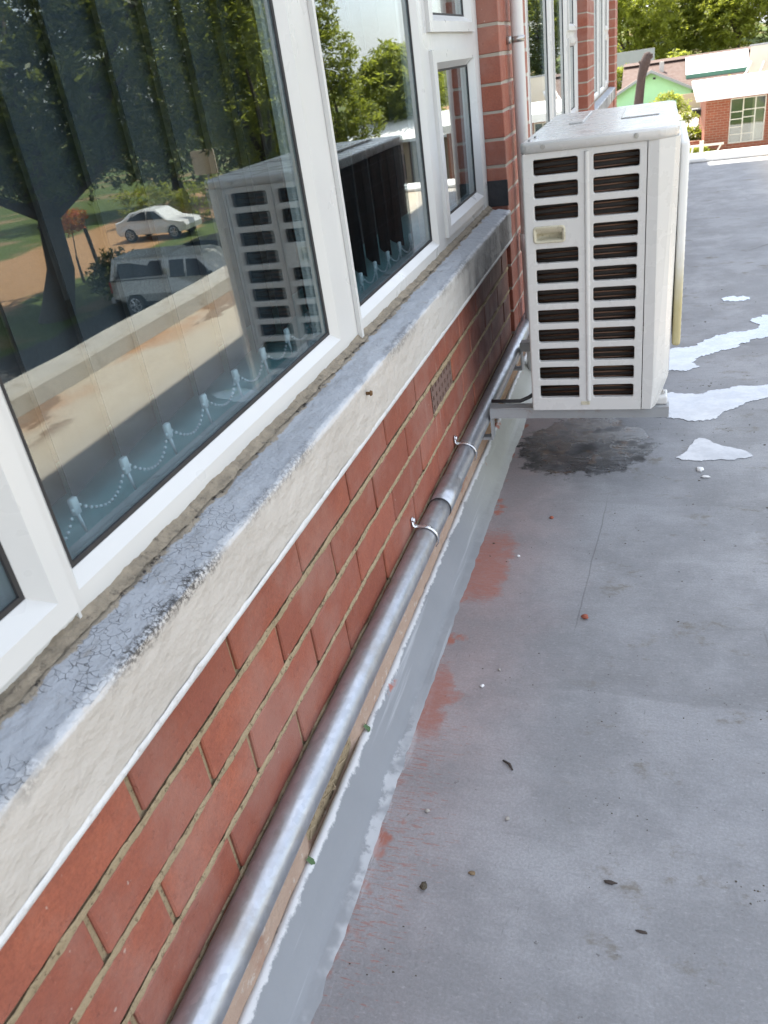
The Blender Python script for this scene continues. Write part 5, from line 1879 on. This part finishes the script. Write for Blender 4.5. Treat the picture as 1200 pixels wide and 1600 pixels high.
MT['carwin'] = simple('tinted_window', (0.012, 0.014, 0.017), 0.06, 0, 0.02)
G3 = 'vehicles parked below the east side of the roof'
PK = [(0.05, 0.45), (0.0, 0.75), (0.08, 0.98), (1.15, 1.10), (1.75, 1.66), (2.05, 1.74), (2.95, 1.74), (3.05, 1.80), (4.95, 1.78), (5.12, 1.15), (5.15, 0.55), (4.75, 0.42), (4.6, 0.66), (4.1, 0.66), (3.95, 0.42), (1.35, 0.40), (1.2, 0.66), (0.7, 0.66), (0.55, 0.42)]
pk, body = car('silver pickup with a canopy over its load bed', (10.9, 22.6, -4.6), 5.15, 1.78, 1.8, PK,
               [[(1.32, 1.12), (1.85, 1.60), (2.25, 1.62), (2.25, 1.12)], [(2.33, 1.12), (2.33, 1.62), (2.85, 1.62), (2.85, 1.12)], [(3.12, 1.20), (3.14, 1.63), (4.75, 1.62), (4.85, 1.18)]],
               'carsilver', G3, (0.95, 4.35), 0.0, 'pickup', 'parked_pickup')
b = Vector((10.9, 22.6, -4.6))
for s in (-1, 1):
    obj('canopy_seam', BX(b.x + 2.98, b.x + 5.13, b.y + s * 0.895 - 0.006, b.y + s * 0.895 + 0.006, b.z + 1.12, b.z + 1.145), MT['black'], pk)
    obj('tail_lamp', BX(b.x + 5.12, b.x + 5.17, b.y + s * 0.78 - 0.07, b.y + s * 0.78 + 0.07, b.z + 0.75, b.z + 1.1, bev=0.01), MT['red'], pk)
    obj('mirror', BX(b.x + 1.30, b.x + 1.42, b.y + s * 0.99 - 0.09, b.y + s * 0.99 + 0.09, b.z + 1.10, b.z + 1.26, bev=0.02), MT['black'], pk)
obj('bumper', BX(b.x + 5.10, b.x + 5.26, b.y - 0.85, b.y + 0.85, b.z + 0.42, b.z + 0.60, bev=0.02), MT['bracket'], pk)
SD = [(0.05, 0.35), (0.0, 0.6), (0.1, 0.78), (1.15, 0.95), (1.85, 1.40), (2.7, 1.44), (3.5, 1.36), (4.15, 1.02), (4.5, 0.95), (4.55, 0.5), (4.4, 0.32), (4.05, 0.32), (3.9, 0.6), (3.45, 0.6), (3.3, 0.32), (1.2, 0.30), (1.05, 0.6), (0.6, 0.6), (0.45, 0.32)]
SW = [[(1.35, 0.98), (1.92, 1.33), (2.4, 1.36), (2.4, 0.98)], [(2.48, 0.98), (2.48, 1.36), (3.35, 1.29), (3.7, 1.0)]]
car('dark blue sedan parked beyond the silver pickup', (12.2, 26.6, -4.6), 4.55, 1.74, 1.44, SD, SW, 'carblue', G3, (0.83, 3.68))
wc, _ = car('white hatchback on the far grass verge', (21.4, 36.6, -4.6), 4.1, 1.72, 1.45, [(x * 0.9, z) for x, z in SD], [[(x * 0.9, z) for x, z in q] for q in SW], 'carwhite', G3, (0.75, 3.31))
SP = thing('sign_board', 'tan board on a post beside the white car', 'sign', (20.6, 37.5, -4.6))
obj('board', BX(19.9, 21.2, 37.46, 37.54, -2.0, -0.9), MT['tan'], SP)
bm = bmesh.new()
tube(bm, [(20.55, 37.6, -4.7), (20.55, 37.6, -1.0)], 0.06, 8)
obj('post', bm, MT['bracket'], SP)
bm = bmesh.new()
tube(bm, [(20.9, 27.8, -4.7), (21.1, 27.8, -2.1)], 0.08, 8)
tag(obj('road_post', bm, MT['bark'], None), 'slanting grey post by the dirt road', 'post')
# long low house to the north-east
LH = thing('long_house', 'long low tan house with a pale sheet roof', 'house', (10.5, 38, -4.6))
obj('wall', BX(7.2, 13.6, 39.0, 44, -4.7, -1.75), MT['tan'], LH)
bm = bmesh.new()
prism(bm, [(38.4, -1.74), (41.5, -0.95), (44.6, -1.74), (44.6, -1.62), (41.5, -0.80), (38.4, -1.62)], 'x', 6.9, 14)
obj('roof', bm, MT['whiteroof'], LH)
for i in range(4):
    obj('window', BX(7.8 + i * 1.5, 8.7 + i * 1.5, 38.96, 38.998, -3.4, -2.3), MT['carwin'], LH)
for i in range(5):
    obj('post', BX(7.3 + i * 1.5, 7.42 + i * 1.5, 38.5, 38.62, -4.65, -1.745), MT['brownroof'], LH)
